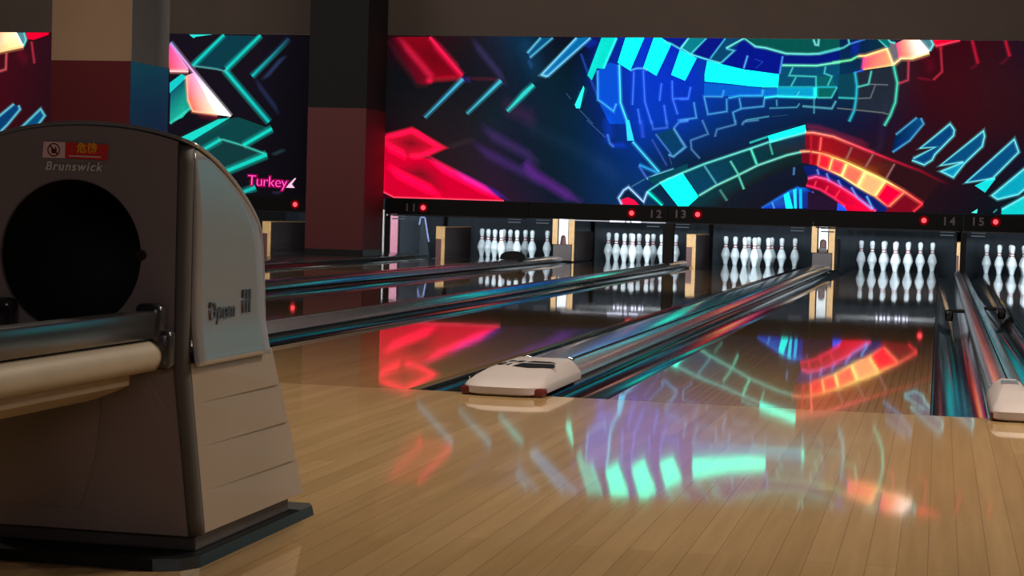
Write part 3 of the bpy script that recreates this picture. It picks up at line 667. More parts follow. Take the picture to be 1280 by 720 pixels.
# two small gutter sensors beside the 14|15 divider
for x, y, s, lb in ((.085,7.5,1,'small black ball sensor in the gutter left of the 14 and 15 divider'),(.462,8.1,-1,'small black ball sensor in the gutter right of the 14 and 15 divider')):
    t = thing('ball_sensor', lb, 'sensor', (x,y,-.03), 'gutter ball sensors')
    bm = bmesh.new(); box(bm, -.028,.028,-.04,.04,-.03,.05,.012,3); from_bm('housing', bm, M['black'], t, auto=40)
    bm = bmesh.new(); box(bm, min(s*.03,s*.13), max(s*.03,s*.13), -.02,.02,.03,.055,.006); from_bm('arm', bm, M['black'], t, auto=40)
    bm = bmesh.new(); cyl(bm, (-.01,-.056,.035), (-.01,-.048,.035), .011); from_bm('lens', bm, M['chrome'], t)

# ------------------------------------------------------------------ pins
PR = [(0,0),(.024,0),(.0258,.002),(.0288,.02),(.0338,.045),(.043,.075),(.0535,.095+.006),(.0598,.1143+.001),(.0604,.122),(.0588,.142),(.0555,.160),(.0494,.178),(.0425,.197),(.0345,.214),(.0282,.226),(.0246,.241),(.0228,.254),(.0233,.268),(.0252,.284),(.0284,.305),(.0312,.325),(.0323,.342),(.0312,.357),(.0270,.368),(.0195,.376),(.0105,.380),(0,.381)]
bm = bmesh.new(); lathe(bm, PR, 28)
pin0 = from_bm('bowling_pin', bm, M['pin'], smooth=True)
def stripe_bm(z0, z1):
    b = bmesh.new()
    def rad(z):
        for (r0,a),(r1,c) in zip(PR, PR[1:]):
            if a <= z <= c: return r0+(r1-r0)*(z-a)/(c-a)
    lathe(b, [(rad(z)+.0006, z) for z in (z0,(z0+z1)/2,z1)], 28); return b
stripes = [from_bm('neck_stripe', stripe_bm(.232,.243), M['stripe'], pin0, smooth=True), from_bm('neck_stripe', stripe_bm(.262,.274), M['stripe'], pin0, smooth=True)]
S = .3048; R = S*math.sqrt(3)/2
POS = {1:(0,0,'head pin at the front of the triangle'),2:(-.5*S,R,'left pin of the second row'),3:(.5*S,R,'right pin of the second row'),4:(-S,2*R,'left pin of the third row'),5:(0,2*R,'middle pin of the third row'),6:(S,2*R,'right pin of the third row'),7:(-1.5*S,3*R,'far left pin of the back row'),8:(-.5*S,3*R,'second pin of the back row'),9:(.5*S,3*R,'third pin of the back row'),10:(1.5*S,3*R,'far right pin of the back row')}
first = True
for n, xc in LANES.items():
    for k, (a, b, nm) in POS.items():
        if n == 10 and k not in (7, 4): continue
        if first: p = pin0; first = False
        else:
            p = pin0.copy(); C.objects.link(p)
            for s_ in stripes:
                q = s_.copy(); C.objects.link(q); q.parent = p
        p.location = (xc+a, 18.29+b, 0)
        tag(p, 'white bowling pin on lane %s, %s' % (WORD[n], nm), 'bowling pin', 'pins standing on lane '+WORD[n])

# ------------------------------------------------------------------ pit: curtains, kickbacks, ball lifts
ED = [-9.4,-6.93,-4.784,-3.1125,-1.432,.2555,2.0]
for i, n in enumerate(LANES):
    bm = bmesh.new(); nx = 40; x0, x1 = (ED[i]+.03, ED[i+1]-.03)
    rows = []
    for zz in (-.3,.2,.7,1.1): rows.append([bm.verts.new((x0+(x1-x0)*k/nx, 20.2+.012*math.sin(k*1.3), zz)) for k in range(nx+1)])
    for a, b in zip(rows, rows[1:]):
        for k in range(nx): bm.faces.new((a[k],a[k+1],b[k+1],b[k]))
    o = from_bm('pit_curtain', bm, M['curtain'], smooth=True); sol = o.modifiers.new('thick','SOLIDIFY'); sol.thickness = .01
    tag(o, 'dark pit curtain hanging behind the pins of lane '+WORD[n], 'curtain', 'pit curtains')

def kick(x, side, label, front=(.13,), upper=True, width=.12, y0=18.0, top=.40):
    """partition beside a pin deck: brown board, tan front edge with a notch, tan top edge"""
    t = thing('kickback_partition', label, 'partition', (x,y0,0), 'partitions beside the pin decks')
    w = width/2
    bm = bmesh.new(); box(bm, -w, w, .02, 1.45, -.3, top-.014); from_bm('board', bm, M['brown'], t)
    bm = bmesh.new(); box(bm, -w, w, .0, .02, .235, top-.014, .003); from_bm('front_edge', bm, M['tan'], t)
    bm = bmesh.new(); lo, hi = ((w-.045, w) if side > 0 else (-w, -w+.045)); box(bm, lo, hi, .0, .02, -.3, .235)
    from_bm('lower_front_edge', bm, M['tan'], t)
    bm = bmesh.new(); lo, hi = ((-w, w-.045) if side > 0 else (-w+.045, w)); box(bm, lo, hi, .004, .02, -.3, .235)
    from_bm('notch_block', bm, M['redbrown'], t)
    bm = bmesh.new(); box(bm, -w, w, 0, 1.45, top-.014, top, .003); from_bm('top_edge', bm, M['tan'], t)
    return t
kick(-8.845, 1, 'tan edged partition at left of lane 10 beside the ball return')
kick(-6.425, 1, 'tan edged partition at left of lane 11 beside the grey panels')
kick(-3.105, 1, 'tan edged partition between lanes 12 and 13')
kick(.246, 1, 'pale edged narrow partition between lanes 14 and 15', width=.075)
t = None
def ball_lift(xc, label, hole_r, y0=18.0, arch=True):
    t = thing('ball_lift', label, 'ball return lift', (xc,y0,0), 'ball lifts between lane pairs')
    bm = bmesh.new(); box(bm, -.13,.115,-.02,1.4,.002,.215,.008); from_bm('base_block', bm, M['brown'], t)
    for a, b in ((-.145,-.075),(.068,.145)):
        bm = bmesh.new(); box(bm, a, b, 0, .03, .216, .62, .004); from_bm('side_post', bm, M['tan'], t)
    bm = bmesh.new(); box(bm, .118,.145,.0,.03,.002,.216,.002); from_bm('corner_post', bm, M['tan'], t)
    bm = bmesh.new(); box(bm, .117,.145,.032,1.4,.002,.385,.002); box(bm, -.145,-.10,.032,1.4,.217,.385,.002); from_bm('side_board', bm, M['brown'], t)
    # white guide plate with arched opening
    bm = bmesh.new(); K = 14; zc = .33 if arch else .345
    outer = []; innr = []
    if arch:
        innr = [(-hole_r-.012,.218)]+[(-hole_r*math.cos(math.pi*i/K), zc-.03+hole_r*1.2*math.sin(math.pi*i/K)) for i in range(K+1)]+[(hole_r+.012,.218)]
        outl = [(-.06,.218)]+[(-.06+.12*i/K, .6) for i in range(K+1)]+[(.06,.218)]
    else:
        innr = [(-hole_r,.262)]+[(-hole_r*math.cos(math.pi*i/K), zc+hole_r*math.sin(math.pi*i/K)) for i in range(K+1)]+[(hole_r,.262)]
        outl = [(-.058,.262)]+[(-.058+.116*i/K, .6) for i in range(K+1)]+[(.058,.262)]
    A = [bm.verts.new((x,.02,z)) for x,z in outl]; B = [bm.verts.new((x,.02,z)) for x,z in innr]
    for i in range(len(A)-1): bm.faces.new((A[i],A[i+1],B[i+1],B[i]))
    o = from_bm('guide_plate', bm, M['white_pl'], t); sd = o.modifiers.new('thick','SOLIDIFY'); sd.thickness = .012
    bm = bmesh.new(); box(bm, -.075,.068,.06,.09,.216,.62); from_bm('door_flap', bm, M['redbrown'], t)
    if not arch:
        bm = bmesh.new(); box(bm, -.055,.055,-.01,.05,.216,.262,.006); box(bm, -.05,.03,-.02,.0,.2,.285,.01); from_bm('deflector', bm, M['brown'], t, auto=40)
    return t
ball_lift(-4.775, 'tan and white ball lift with arched opening between lanes 11 and 12', .032, arch=True)
ball_lift(-1.435, 'tan and white ball lift with round red opening between lanes 13 and 14', .042, arch=False)

# panels behind the column between lanes 10 and 11
t = thing('pit_side_panel', 'dark upright panel with pale strips beside the far red column', 'panel', (-6.85,18,0))
bm = bmesh.new(); box(bm, -.13,.20,0,.04,-.02,.6,.004); from_bm('board', bm, M['curtain'], t)
for a, b, m_ in ((-.262,-.16,'pink'),(-.318,-.296,'pale'),(-.385,-.35,'pale')):
    bm = bmesh.new(); box(bm, a, b, 0,.03,-.02,.6,.003); from_bm('upright_strip', bm, M[m_], t)
t = thing('mask_bracket', 'dark tapering bracket with bluish edges left of lane 11 pins', 'bracket', (-6.5,17.6,0))
bm = bmesh.new(); fr = [(-.105,-.1),(-.085,.5),(-.03,.5),(.045,-.1)]
extrude_y(bm, fr, 0, .03); from_bm('plate', bm, M['curtain'], t)
for a, b in (((-.105,.42),(-.088,.51)),((-.03,.51),(.03,.20)),((-.088,.515),(-.03,.515))):
    d = Vector((b[0]-a[0],0,b[1]-a[1])).normalized(); nrm = Vector((d.z,0,-d.x))*.009
    bm = bmesh.new(); extrude_y(bm, [(a[0]-nrm.x,a[1]-nrm.z),(b[0]-nrm.x,b[1]-nrm.z),(b[0]+nrm.x,b[1]+nrm.z),(a[0]+nrm.x,a[1]+nrm.z)], -.012, .0)
    from_bm('edge_highlight', bm, M['bluegrey'], t)  # highlights on the bracket edges, painted as bluish strips

# mask support posts
for x, lb in ((-3.107,'dark support post under the masking between lanes 12 and 13'),(.262,'dark support post under the masking between lanes 14 and 15'),(-6.545,'thin dark masking post right beside the far red column'),(-7.287,'thin dark masking post hidden left of the far red column')):
    w = {-3.107:.062,.262:.032}.get(x,.014); zb_ = .0515 if x < -5 else .076
    bm = bmesh.new(); box(bm, -w,w,0,.12,zb_,.531,.004); o = from_bm('mask_post', bm, M['dull'], loc=(x,YM+.01,0)); tag(o, lb, 'post', 'mask support posts')

# ------------------------------------------------------------------ masking panels with numbers and foul lamps
MX = {10:(-9.6,-7.30),11:(-6.56,-4.786),12:(-4.782,-3.1145),13:(-3.1105,-1.434),14:(-1.43,.2535),15:(.2575,2.1)}
LEDX = {10:-7.702,11:-6.081,12:-3.544,13:-2.766,14:-.184,15:.606}
NUMX = {10:-7.46,11:-6.24,12:-3.263,13:-2.971,14:.091,15:.409}
for n, (a, b) in MX.items():
    xc = (a+b)/2; z1 = .7325 if n == 10 else .7395; z0 = .552
    t = thing('masking_panel', 'black masking panel with red lamp and number above lane '+WORD[n], 'panel', (xc,YM,z0), 'black panels above the pin decks')
    bm = bmesh.new(); box(bm, a-xc, b-xc, 0, .05, 0, z1-z0, .002); from_bm('board', bm, M['maskp'], t)
    zz = .634+.006*(n-10)-z0
    bm = bmesh.new(); lathe(bm, [(.0,.014),(.02,.011),(.029,0)], 20)
    bmesh.ops.rotate(bm, verts=bm.verts[:], cent=(0,0,0), matrix=Matrix.Rotation(math.pi/2,3,'X')); bmesh.ops.translate(bm, verts=bm.verts[:], vec=(LEDX[n]-xc,-.004,zz))
    lamp = from_bm('foul_lamp', bm, M['led'], t, smooth=True)
    bm = bmesh.new(); lathe(bm, [(.0,.0),(.05,.0),(.054,.002),(.054,.004),(0,.004)], 24)
    bmesh.ops.rotate(bm, verts=bm.verts[:], cent=(0,0,0), matrix=Matrix.Rotation(math.pi/2,3,'X')); bmesh.ops.translate(bm, verts=bm.verts[:], vec=(LEDX[n]-xc,0,zz))
    from_bm('lamp_halo', bm, M['led_halo'], lamp)  # dark red glowing disc drawn as the halo around the lamp
    for k_, ch in enumerate(str(n)): text('lane_digit', ch, .128, M['num'], t, (NUMX[n]-xc-.042+.084*k_,-.002,zz-.006), extrude=.001, offset=.003)
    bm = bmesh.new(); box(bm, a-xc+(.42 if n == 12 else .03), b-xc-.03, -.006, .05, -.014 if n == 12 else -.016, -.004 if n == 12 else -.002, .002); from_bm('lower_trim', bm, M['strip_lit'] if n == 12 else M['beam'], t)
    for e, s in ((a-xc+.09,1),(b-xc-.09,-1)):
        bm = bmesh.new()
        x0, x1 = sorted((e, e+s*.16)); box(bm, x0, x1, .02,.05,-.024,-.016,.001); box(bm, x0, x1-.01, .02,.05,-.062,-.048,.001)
        from_bm('bracket_bar', bm, M['glow_trim'], t)
    if n == 12:
        for x0, x1 in ((-3.80,-3.62),(-3.60,-3.56),(-3.54,-3.43)):
            bm = bmesh.new(); box(bm, x0-xc-.0, x1-xc, -.009,-.006,-.017,-.001); from_bm('lit_segment', bm, M['glow_segment'], t)
# raised sweep bars with white segments given their own glow over the pin decks (seen in the lane reflections)
for n in (12, 14):
    t = thing('sweep_bar', 'black sweep bar with white segments, mirrored in the boards of lane '+WORD[n], 'bar', (LANES[n],18.15,.565), 'raised sweep bars')
    bm = bmesh.new(); box(bm, -.72,.72,0,.04,0,.05,.004); o = from_bm('bar', bm, M['black'], t)
    for k in range(9):
        if k in (4,): continue
        bm = bmesh.new(); box(bm, -.21+.047*k,-.21+.047*k+.02+.014*(k%2),-.004,.0,.008,.04); from_bm('white_segment', bm, M['glow_segment'], t)
    for x in (-.70,.66):
        bm = bmesh.new(); box(bm, x,x+.04,.0,.04,.05,.6); from_bm('arm', bm, M['black'], t)

# ------------------------------------------------------------------ columns
def column(y0, label, mats):
    x0, x1, y1, zs, zb = -7.278, -6.568, y0+.79, 1.775, .0505
    t = thing('column', label, 'column', ((x0+x1)/2,y0,zb))
    hw = (x1-x0)/2
    bm = bmesh.new(); box(bm, -hw-.004, hw+.004, -.004, .794, 0, .075, .003); from_bm('plinth', bm, M['black'], t)
    bm = bmesh.new(); box(bm, -hw, hw, 0, .79, .075, zs-zb); o = from_bm('lower_casing', bm, mats[0], t)
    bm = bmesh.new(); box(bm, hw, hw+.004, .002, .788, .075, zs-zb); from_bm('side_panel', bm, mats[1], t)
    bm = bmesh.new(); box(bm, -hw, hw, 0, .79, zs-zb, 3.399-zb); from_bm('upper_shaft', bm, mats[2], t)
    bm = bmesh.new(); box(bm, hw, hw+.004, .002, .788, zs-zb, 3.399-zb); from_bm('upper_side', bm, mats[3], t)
column(8.37, 'near square column, beige above, red below, blue lit side, behind ball return', (M['col_red'],M['col_screen_glow'],M['col_beige'],M['col_grey']))
column(15.0, 'far square column, black above and red below, between the two video walls', (M['col_red_far'],M['col_red_far'],M['col_black'],M['col_black']))

# ------------------------------------------------------------------ video walls
def glow_mat():
    m = bpy.data.materials.new('led_picture'); m.use_nodes = True; nt = m.node_tree; N = nt.nodes; L = nt.links
    N.remove(N['Principled BSDF'])
    at = N.new('ShaderNodeAttribute'); at.attribute_name = 'Col'
    em = N.new('ShaderNodeEmission'); L.new(at.outputs['Color'], em.inputs['Color']); em.inputs['Strength'].default_value = 1.0
    # fine pixel grain of the LED modules
    tc = N.new('ShaderNodeTexCoord'); nz = N.new('ShaderNodeTexNoise'); nz.inputs['Scale'].default_value = 26; nz.inputs['Detail'].default_value = 3
    L.new(tc.outputs['Object'], nz.inputs['Vector'])
    mr = N.new('ShaderNodeMapRange'); mr.inputs['To Min'].default_value = LED_GAIN*.86; mr.inputs['To Max'].default_value = LED_GAIN*1.14
    L.new(nz.outputs['Fac'], mr.inputs['Value']); L.new(mr.outputs['Result'], em.inputs['Strength'])
    tr = N.new('ShaderNodeBsdfTransparent'); sub = N.new('ShaderNodeMath'); sub.operation = 'SUBTRACT'; sub.inputs[0].default_value = 1
    L.new(at.outputs['Alpha'], sub.inputs[1]); L.new(sub.outputs[0], tr.inputs['Color'])
    ad = N.new('ShaderNodeAddShader'); L.new(em.outputs[0], ad.inputs[0]); L.new(tr.outputs[0], ad.inputs[1])
    L.new(ad.outputs[0], N['Material Output'].inputs['Surface'])
    return m
LED_GAIN = 1.05
M['led_pic'] = glow_mat()
PXM = .0093
def picture(name, prims, bg, x0, x1, z0, z1, parent):
    V = []; Fc = []; Cl = []
    def boost(c):
        f = max(0, (max(c)-.72)/.28); k = 1+1.0*f; cy_ = c[1] > .7 and c[2] > .45 and c[0] < .1
        if cy_: c = [c[0], c[1]*(1+1.4*f), c[2]*(1+1.35*f)]
        else: c = [v*k for v in c]
        return c
    def add(vs, cols, a, faces):
        cols = [boost(c) for c in cols]; o = len(V); V.extend(vs); Cl.extend([tuple(c)+(a,) for c in cols]); Fc.extend([tuple(o+i for i in f) for f in faces])
    # background
    nx, nz = 90, 22
    vs = []; cs = []
    for j in range(nz+1):
        for i in range(nx+1):
            x = x0+(x1-x0)*i/nx; z = z0+(z1-z0)*j/nz; vs.append((x,YM-.001,z)); cs.append([v*.95 for v in lin(bg(x*1000,z*1000))])
    add(vs, cs, 1, [(j*(nx+1)+i, j*(nx+1)+i+1, (j+1)*(nx+1)+i+1, (j+1)*(nx+1)+i) for j in range(nz) for i in range(nx)])
    cx = lambda x: min(max(x, x0+.001), x1-.001); cz = lambda z: min(max(z, z0+.001), z1-.001)
    def ribbon(pts, ws, cols, y, edge0):
        n = len(pts); P2 = [Vector((x/1000, z/1000)) for x, z in pts]
        L_, C_, R_ = [], [], []
        for i in range(n):
            d0 = (P2[i]-P2[i-1]).normalized() if i > 0 else None; d1 = (P2[i+1]-P2[i]).normalized() if i < n-1 else None
            d = (d0+d1) if (d0 is not None and d1 is not None) else (d0 if d1 is None else d1)
            if d.length < .25: d = d1
            d = d.normalized(); nn = Vector((-d.y,d.x)); k = 1
            if d0 is not None and d1 is not None: k = min(1/max(.35, abs(d.dot(d1))), 2.2)
            w = ws[i]*PXM/2*.8*k
            L_.append(P2[i]+nn*w); C_.append(P2[i]); R_.append(P2[i]-nn*w)
        ok = lambda p: (cx(p.x), y, cz(p.y))
        vs = [ok(p) for p in L_]+[ok(p) for p in C_]+[ok(p) for p in R_]
        ec = [[v*edge0 for v in c] for c in cols]
        add(vs, ec+list(cols)+ec, 0 if edge0 == 0 else 1, [(i,i+1,n+i+1,n+i) for i in range(n-1)]+[(n+i,n+i+1,2*n+i+1,2*n+i) for i in range(n-1)])
    y = YM-.0015
    for p in prims:
        y -= .00012
        if p[0] == 'F':
            pts = p[1]; c = p[2]
            cols = [lin(q) for q in c] if isinstance(c[0], (tuple,list)) else [lin(c)]*len(pts)
            add([(cx(x/1000),y,cz(z/1000)) for x,z in pts], cols, 1, [tuple(range(len(pts)))])
        elif p[0] == 'L':
            pts, w, c, gl, gs = p[1:]
            n = len(pts); ws = list(w) if isinstance(w,(tuple,list)) else [w]*n
            cols = [lin(q) for q in c] if isinstance(c[0],(tuple,list)) else [lin(c)]*n
            if gl: ribbon(pts, [gl+q for q in ws], [[v*gs for v in q] for q in cols], y, 0)
            ribbon(pts, ws, cols, y-.00006, .8)
        elif p[0] == 'R':
            pts, c, cc = p[1:]; k = len(pts)
            mx_ = sum(q[0] for q in pts)/k; mz_ = sum(q[1] for q in pts)/k
            add([(cx(x/1000),y,cz(z/1000)) for x,z in pts]+[(cx(mx_/1000),y,cz(mz_/1000))], [lin(c)]*k+[lin(cc)], 1, [(i,(i+1)%k,k) for i in range(k)])
        else:
            pts, w, c = p[1:]
            v0 = lambda a, b, f: (a[0]+(b[0]-a[0])*f, a[1]+(b[1]-a[1])*f)
            if len(pts) == 2: q = [pts[0], v0(pts[0],pts[1],.25), v0(pts[0],pts[1],.75), pts[1]]
            else: q = [pts[0], v0(pts[0],pts[1],.3)]+list(pts[1:-1])+[v0(pts[-1],pts[-2],.3), pts[-1]]
            cl_ = [lin(c)]*len(q)
            if w < 25: cl_ = [[v*.25 for v in lin(c)]]+cl_[1:-1]+[[v*.25 for v in lin(c)]]
            if len(pts) == 2: cl_[0] = cl_[-1] = (0,0,0)
            ribbon(q, [w*1.5]*len(q), cl_, y, 0)
    me = bpy.data.meshes.new(name); me.from_pydata(V, [], Fc); me.update()
    ca = me.color_attributes.new('Col', 'FLOAT_COLOR', 'POINT')
    for i, c in enumerate(Cl): ca.data[i].color = c
    return finish(name, me, M['led_pic'], parent)
def interp(arr, v):
    if v <= arr[0]: return 0, 0
    if v >= arr[-1]: return len(arr)-2, 1
    for i in range(len(arr)-1):
        if arr[i] <= v <= arr[i+1]: return i, (v-arr[i])/(arr[i+1]-arr[i])
def bg_right(x, z):
    i, u = interp(BG_X, x); j, w = interp([-q for q in BG_Z], -z)
    f = lambda a, b, t_: [a[k]*(1-t_)+b[k]*t_ for k in range(3)]
    return f(f(BG[j][i],BG[j][i+1],u), f(BG[j+1][i],BG[j+1][i+1],u), w)
def bg_left(x, z):
    k = min(max((x+11700)/1400, 0), 1); e = min(max((-7560-x)/700, 0), 1); h = (z-700)/2000
    base = [66*(1-k)+22*k, 12*(1-k)+17*k, 22*(1-k)+27*k]
    return [b*(.55+.45*e)*(.85+.2*h) for b in base]
for nm, lb, x0, x1, z0, z1, pr, bg in (('video_wall','wide glowing video wall right of the far column, neon tiles, arch and feathers',-6.60,9.0,.742,2.70,PIC_R,bg_right),
                                   ('video_wall','left glowing video wall behind the columns, turquoise arrows and red wedge',-13.0,-7.56,.735,2.70,PIC_L,bg_left)):
    t = thing(nm, lb, 'video wall', ((x0+x1)/2,YM,z0), 'glowing video walls')
    bm = bmesh.new(); box(bm, x0, x1, YM, YM+.12, z0-.002, z1+.004); o = from_bm('cabinet', bm, M['black'], t); o.location = -t.location
    o = picture('picture', pr, bg, x0, x1, z0, z1, t); o.location = -t.location

# neon sign at the lower right of the left video wall
t = thing('neon_sign', 'pink neon sign reading Turkey under the left video wall', 'neon sign', (-8.0,YM-.055,.9))
text('lettering', 'Turkey', .185, M['neon'], t, (-.045,-.006,0), rot=(math.pi/2,.035,0), extrude=.004, offset=-.004, spacing=.94, sx=1.02)
text('halo_backing', 'Turkey', .185, M['neon_d'], t, (-.045,.004,0), rot=(math.pi/2,.035,0), extrude=.002, offset=.012, spacing=.94, sx=1.02)
bm = bmesh.new(); bm.faces.new([bm.verts.new(p) for p in ((.20,-.012,-.065),(.235,-.012,-.02),(.31,-.012,.055),(.325,-.012,.05),(.27,-.012,-.02),(.31,-.012,-.065))])
o = from_bm('tail_mark', bm, M['neon_w'], t); sd = o.modifiers.new('t','SOLIDIFY'); sd.thickness = .004
bm = bmesh.new(); box(bm, -.3,.3,.006,.052,-.03,.03,.004); from_bm('mount', bm, M['black'], t)

# ------------------------------------------------------------------ ball return machine
XC = -1.434
t = br = thing('ball_return', 'large grey ball return machine with dark round mouth in the left foreground', 'ball return', (XC,-3.1,0))
OX, OY = XC, -3.1
def hw(z): return .19 if z >= .345 else .19+(.345-z)*.05
def fy(z): return -3.345 if z >= .345 else -3.345+(.345-z)*.16
PROF = [(-3.34,.722),(-3.30,.7155),(-3.261,.706),(-3.215,.693),(-3.171,.676),(-3.13,.660),(-3.089,.640),(-3.06,.625),(-3.033,.609),(-3.008,.592),(-2.992,.575),(-2.982,.55),(-2.97,.5),(-2.951,.36)]
def local(bm):
    bmesh.ops.translate(bm, verts=bm.verts[:], vec=(-OX,-OY,0)); return bm
# side panels (upper, silver) slightly flared at the foot
for s in (-1, 1):
    bm = bmesh.new()
    front = [(-3.318,z) for z in (.346,.365,.385,.41,.45,.5,.56,.62,.68,.716)]
    cols = []
    # grid: for each z level, y from front to rear edge
    zs = [.346,.356,.366,.378,.392,.41,.44,.48,.52,.555,.59,.62,.65,.68,.70,.7165]
    def rear(z):
        pts = [(p[1],p[0]) for p in PROF]
        for (za,ya),(zb,yb) in zip(pts, pts[1:]):
            if zb <= z <= za: return yb+(ya-yb)*(z-zb)/(za-zb) if za > zb else ya
        return -2.95
    rows = []
    for z in zs:
        fl = .13*max(0, .425-z)+(.0008 if z < .35 else 0)
        top = (.0025)*max(0,(z-.6)/.12)**2
        yr = rear(z); row = []
        for k in range(9):
            y = -3.318+(yr+3.318)*k/8
            row.append(bm.verts.new((XC+s*(.19+fl-top), y, z)))
        rows.append(row)
    for a, b in zip(rows, rows[1:]):
        for k in range(8): bm.faces.new((a[k],a[k+1],b[k+1],b[k]))
    o = from_bm('side_panel', local(bm), M['steel'], br, auto=60); sd = o.modifiers.new('t','SOLIDIFY'); sd.thickness = .004; sd.offset = 0
    if s > 0: rightpanel = o
# top cover: arched across, curved down to the rear
bm = bmesh.new(); rows = []; K = 16
for y, z in PROF:
    arch = .031*min(1, max(0, (z-.45)/.25))
    rows.append([bm.verts.new((XC+.192*(2*k/K-1), y, z+.003+arch*(1-abs(2*k/K-1)**2.2))) for k in range(K+1)])
for a, b in zip(rows, rows[1:]):
    for k in range(K): bm.faces.new((a[k],a[k+1],b[k+1],b[k]))
o = from_bm('top_cover', local(bm), M['steel'], br, smooth=True); sd = o.modifiers.new('t','SOLIDIFY'); sd.thickness = .006; sd.offset = 1
# front panel with round mouth
MXc, MZc, MR = -1.457, .531, .130
bm = bmesh.new(); N_ = 96
def topz(x):
    f = (x-XC)/.192; return .722+.031*(1-abs(f)**2.2)
def boundary(a):
    dx, dz = math.cos(a), math.sin(a); lo, hi = 0, 1.2
    for _ in range(40):
        m_ = (lo+hi)/2; x = MXc+dx*m_; z = MZc+dz*m_
        inside = z > .05 and z < topz(x) and abs(x-XC) < hw(z)-.02
        lo, hi = (m_, hi) if inside else (lo, m_)
    return lo
ang = sorted([2*math.pi*i/N_ for i in range(N_)] + [math.atan2(.05-MZc, sx_*(hw(.05)-.02)+XC-MXc) % (2*math.pi) for sx_ in (-1,1)] + [math.atan2(topz(XC+sx_*.17)-MZc, sx_*.17+XC-MXc) % (2*math.pi) for sx_ in (-1,1)])
ringO, ringM, ringI = [], [], []
for a in ang:
    r_ = boundary(a); x = MXc+math.cos(a)*r_; z = MZc+math.sin(a)*r_
    ringO.append(bm.verts.new((x, fy(z), z)))
    x2 = MXc+math.cos(a)*(MR+(r_-MR)*.35); z2 = MZc+math.sin(a)*(MR+(r_-MR)*.35); ringM.append(bm.verts.new((x2, fy(z2), z2)))
    ringI.append(bm.verts.new((MXc+math.cos(a)*MR, -3.345, MZc+math.sin(a)*MR)))
n_ = len(ang)
for i in range(n_):
    j = (i+1) % n_; bm.faces.new((ringO[i],ringO[j],ringM[j],ringM[i])); bm.faces.new((ringM[i],ringM[j],ringI[j],ringI[i]))
fp = from_bm('front_panel', local(bm), M['front'], br); sd = fp.modifiers.new('t','SOLIDIFY'); sd.thickness = .006; sd.offset = -1
# mouth liner
bm = bmesh.new(); A = []; B = []
for i in range(48):
    a = 2*math.pi*i/48; A.append(bm.verts.new((MXc+math.cos(a)*(MR+.001),-3.346,MZc+math.sin(a)*(MR+.001)))); B.append(bm.verts.new((MXc+math.cos(a)*MR*.92,-3.06,MZc-.01+math.sin(a)*MR*.9)))
for i in range(48): bm.faces.new((A[i],A[(i+1)%48],B[(i+1)%48],B[i]))
bm.faces.new(B); from_bm('mouth_liner', local(bm), M['cavity'], br, smooth=True)
bm = bmesh.new(); cyl(bm, (MXc+MR+.002,-3.352,.535),(MXc+MR+.002,-3.343,.535),.009,n=12); from_bm('catch_knob', local(bm), M['black'], br, auto=40)
# rounded corner trims between front and sides
for s in (-1, 1):
    bm = bmesh.new(); rows = []
    for k in range(22):
        z = .05+(.7245-.05)*k/21; h_ = hw(z); f_ = fy(z)
        rows.append([bm.verts.new((XC+s*(h_-.021+.021*math.sin(q)), f_+.028*(1-math.cos(q)), z)) for q in (0,.35,.8,1.2,math.pi/2)])
    for a, b in zip(rows, rows[1:]):
        for k in range(4): bm.faces.new((a[k],a[k+1],b[k+1],b[k]))
    o = from_bm('corner_trim', local(bm), M['corner'], br, smooth=True); sd = o.modifiers.new('t','SOLIDIFY'); sd.thickness = .003
# lower body: four overlapping tiers
bm = bmesh.new()
TI = [(.352,.281,-2.889,-2.866),(.281,.204,-2.846,-2.821),(.204,.1245,-2.80,-2.781),(.1245,.053,-2.759,-2.743)]
for i, (zt, zb, yt, yb) in enumerate(TI):
    ins = .0022
    vt = []
    for z, yr, o_ in ((zt,yt,-.003),(zb,yb,.003)):
        h_ = hw(z)
        vt.append([bm.verts.new(p) for p in ((XC-h_,fy(z)+.03,z),(XC+h_,fy(z)+.03,z),(XC+h_+o_,yr-.012,z),(XC+h_-.01+o_,yr,z),(XC-h_+.01-o_,yr,z),(XC-h_-o_,yr-.012,z))])
    a, b = vt
    for k in range(6): bm.faces.new((a[k],a[(k+1)%6],b[(k+1)%6],b[k]))
    bm.faces.new(a); bm.faces.new(b[::-1])
from_bm('lower_body', local(bm), M['lower'], br)
bm = bmesh.new(); box(bm, XC-.19,XC+.19,-3.275,-2.79,.02,.056,.004); from_bm('toe_kick', local(bm), M['corner'], br)
bm = bmesh.new()
o_ = [(-.226,-3.30),(-.21,-3.345),(-.16,-3.37),(.16,-3.37),(.205,-3.35),(.226,-3.31),(.226,-2.70),(.21,-2.672),(-.21,-2.672),(-.226,-2.70)]
A = [bm.verts.new((XC+x*.945,y,.0005)) for x,y in o_]; B = [bm.verts.new((XC+x*.93,y+(.003 if y<-3 else -.003),.020)) for x,y in o_]
for i in range(len(A)): bm.faces.new((A[i],A[(i+1)%len(A)],B[(i+1)%len(A)],B[i]))
bm.faces.new(A[::-1]); bm.faces.new(B); from_bm('base_plate', local(bm), M['black'], br)
# bulged apron on the lower front
bm = bmesh.new(); rows = []
for k in range(9):
    z = .09+.22*k/8; rows.append([bm.verts.new((XC-.165+.2*(i/10)*(1-.25*(1-k/8)**2), fy(z)-.002-.02*math.sin(math.pi*i/10)*math.sin(math.pi*(k+.5)/9), z)) for i in range(11)])
for a, b in zip(rows, rows[1:]):
    for i in range(10): bm.faces.new((a[i],a[i+1],b[i+1],b[i]))
from_bm('front_apron', local(bm), M['front'], br, smooth=True)
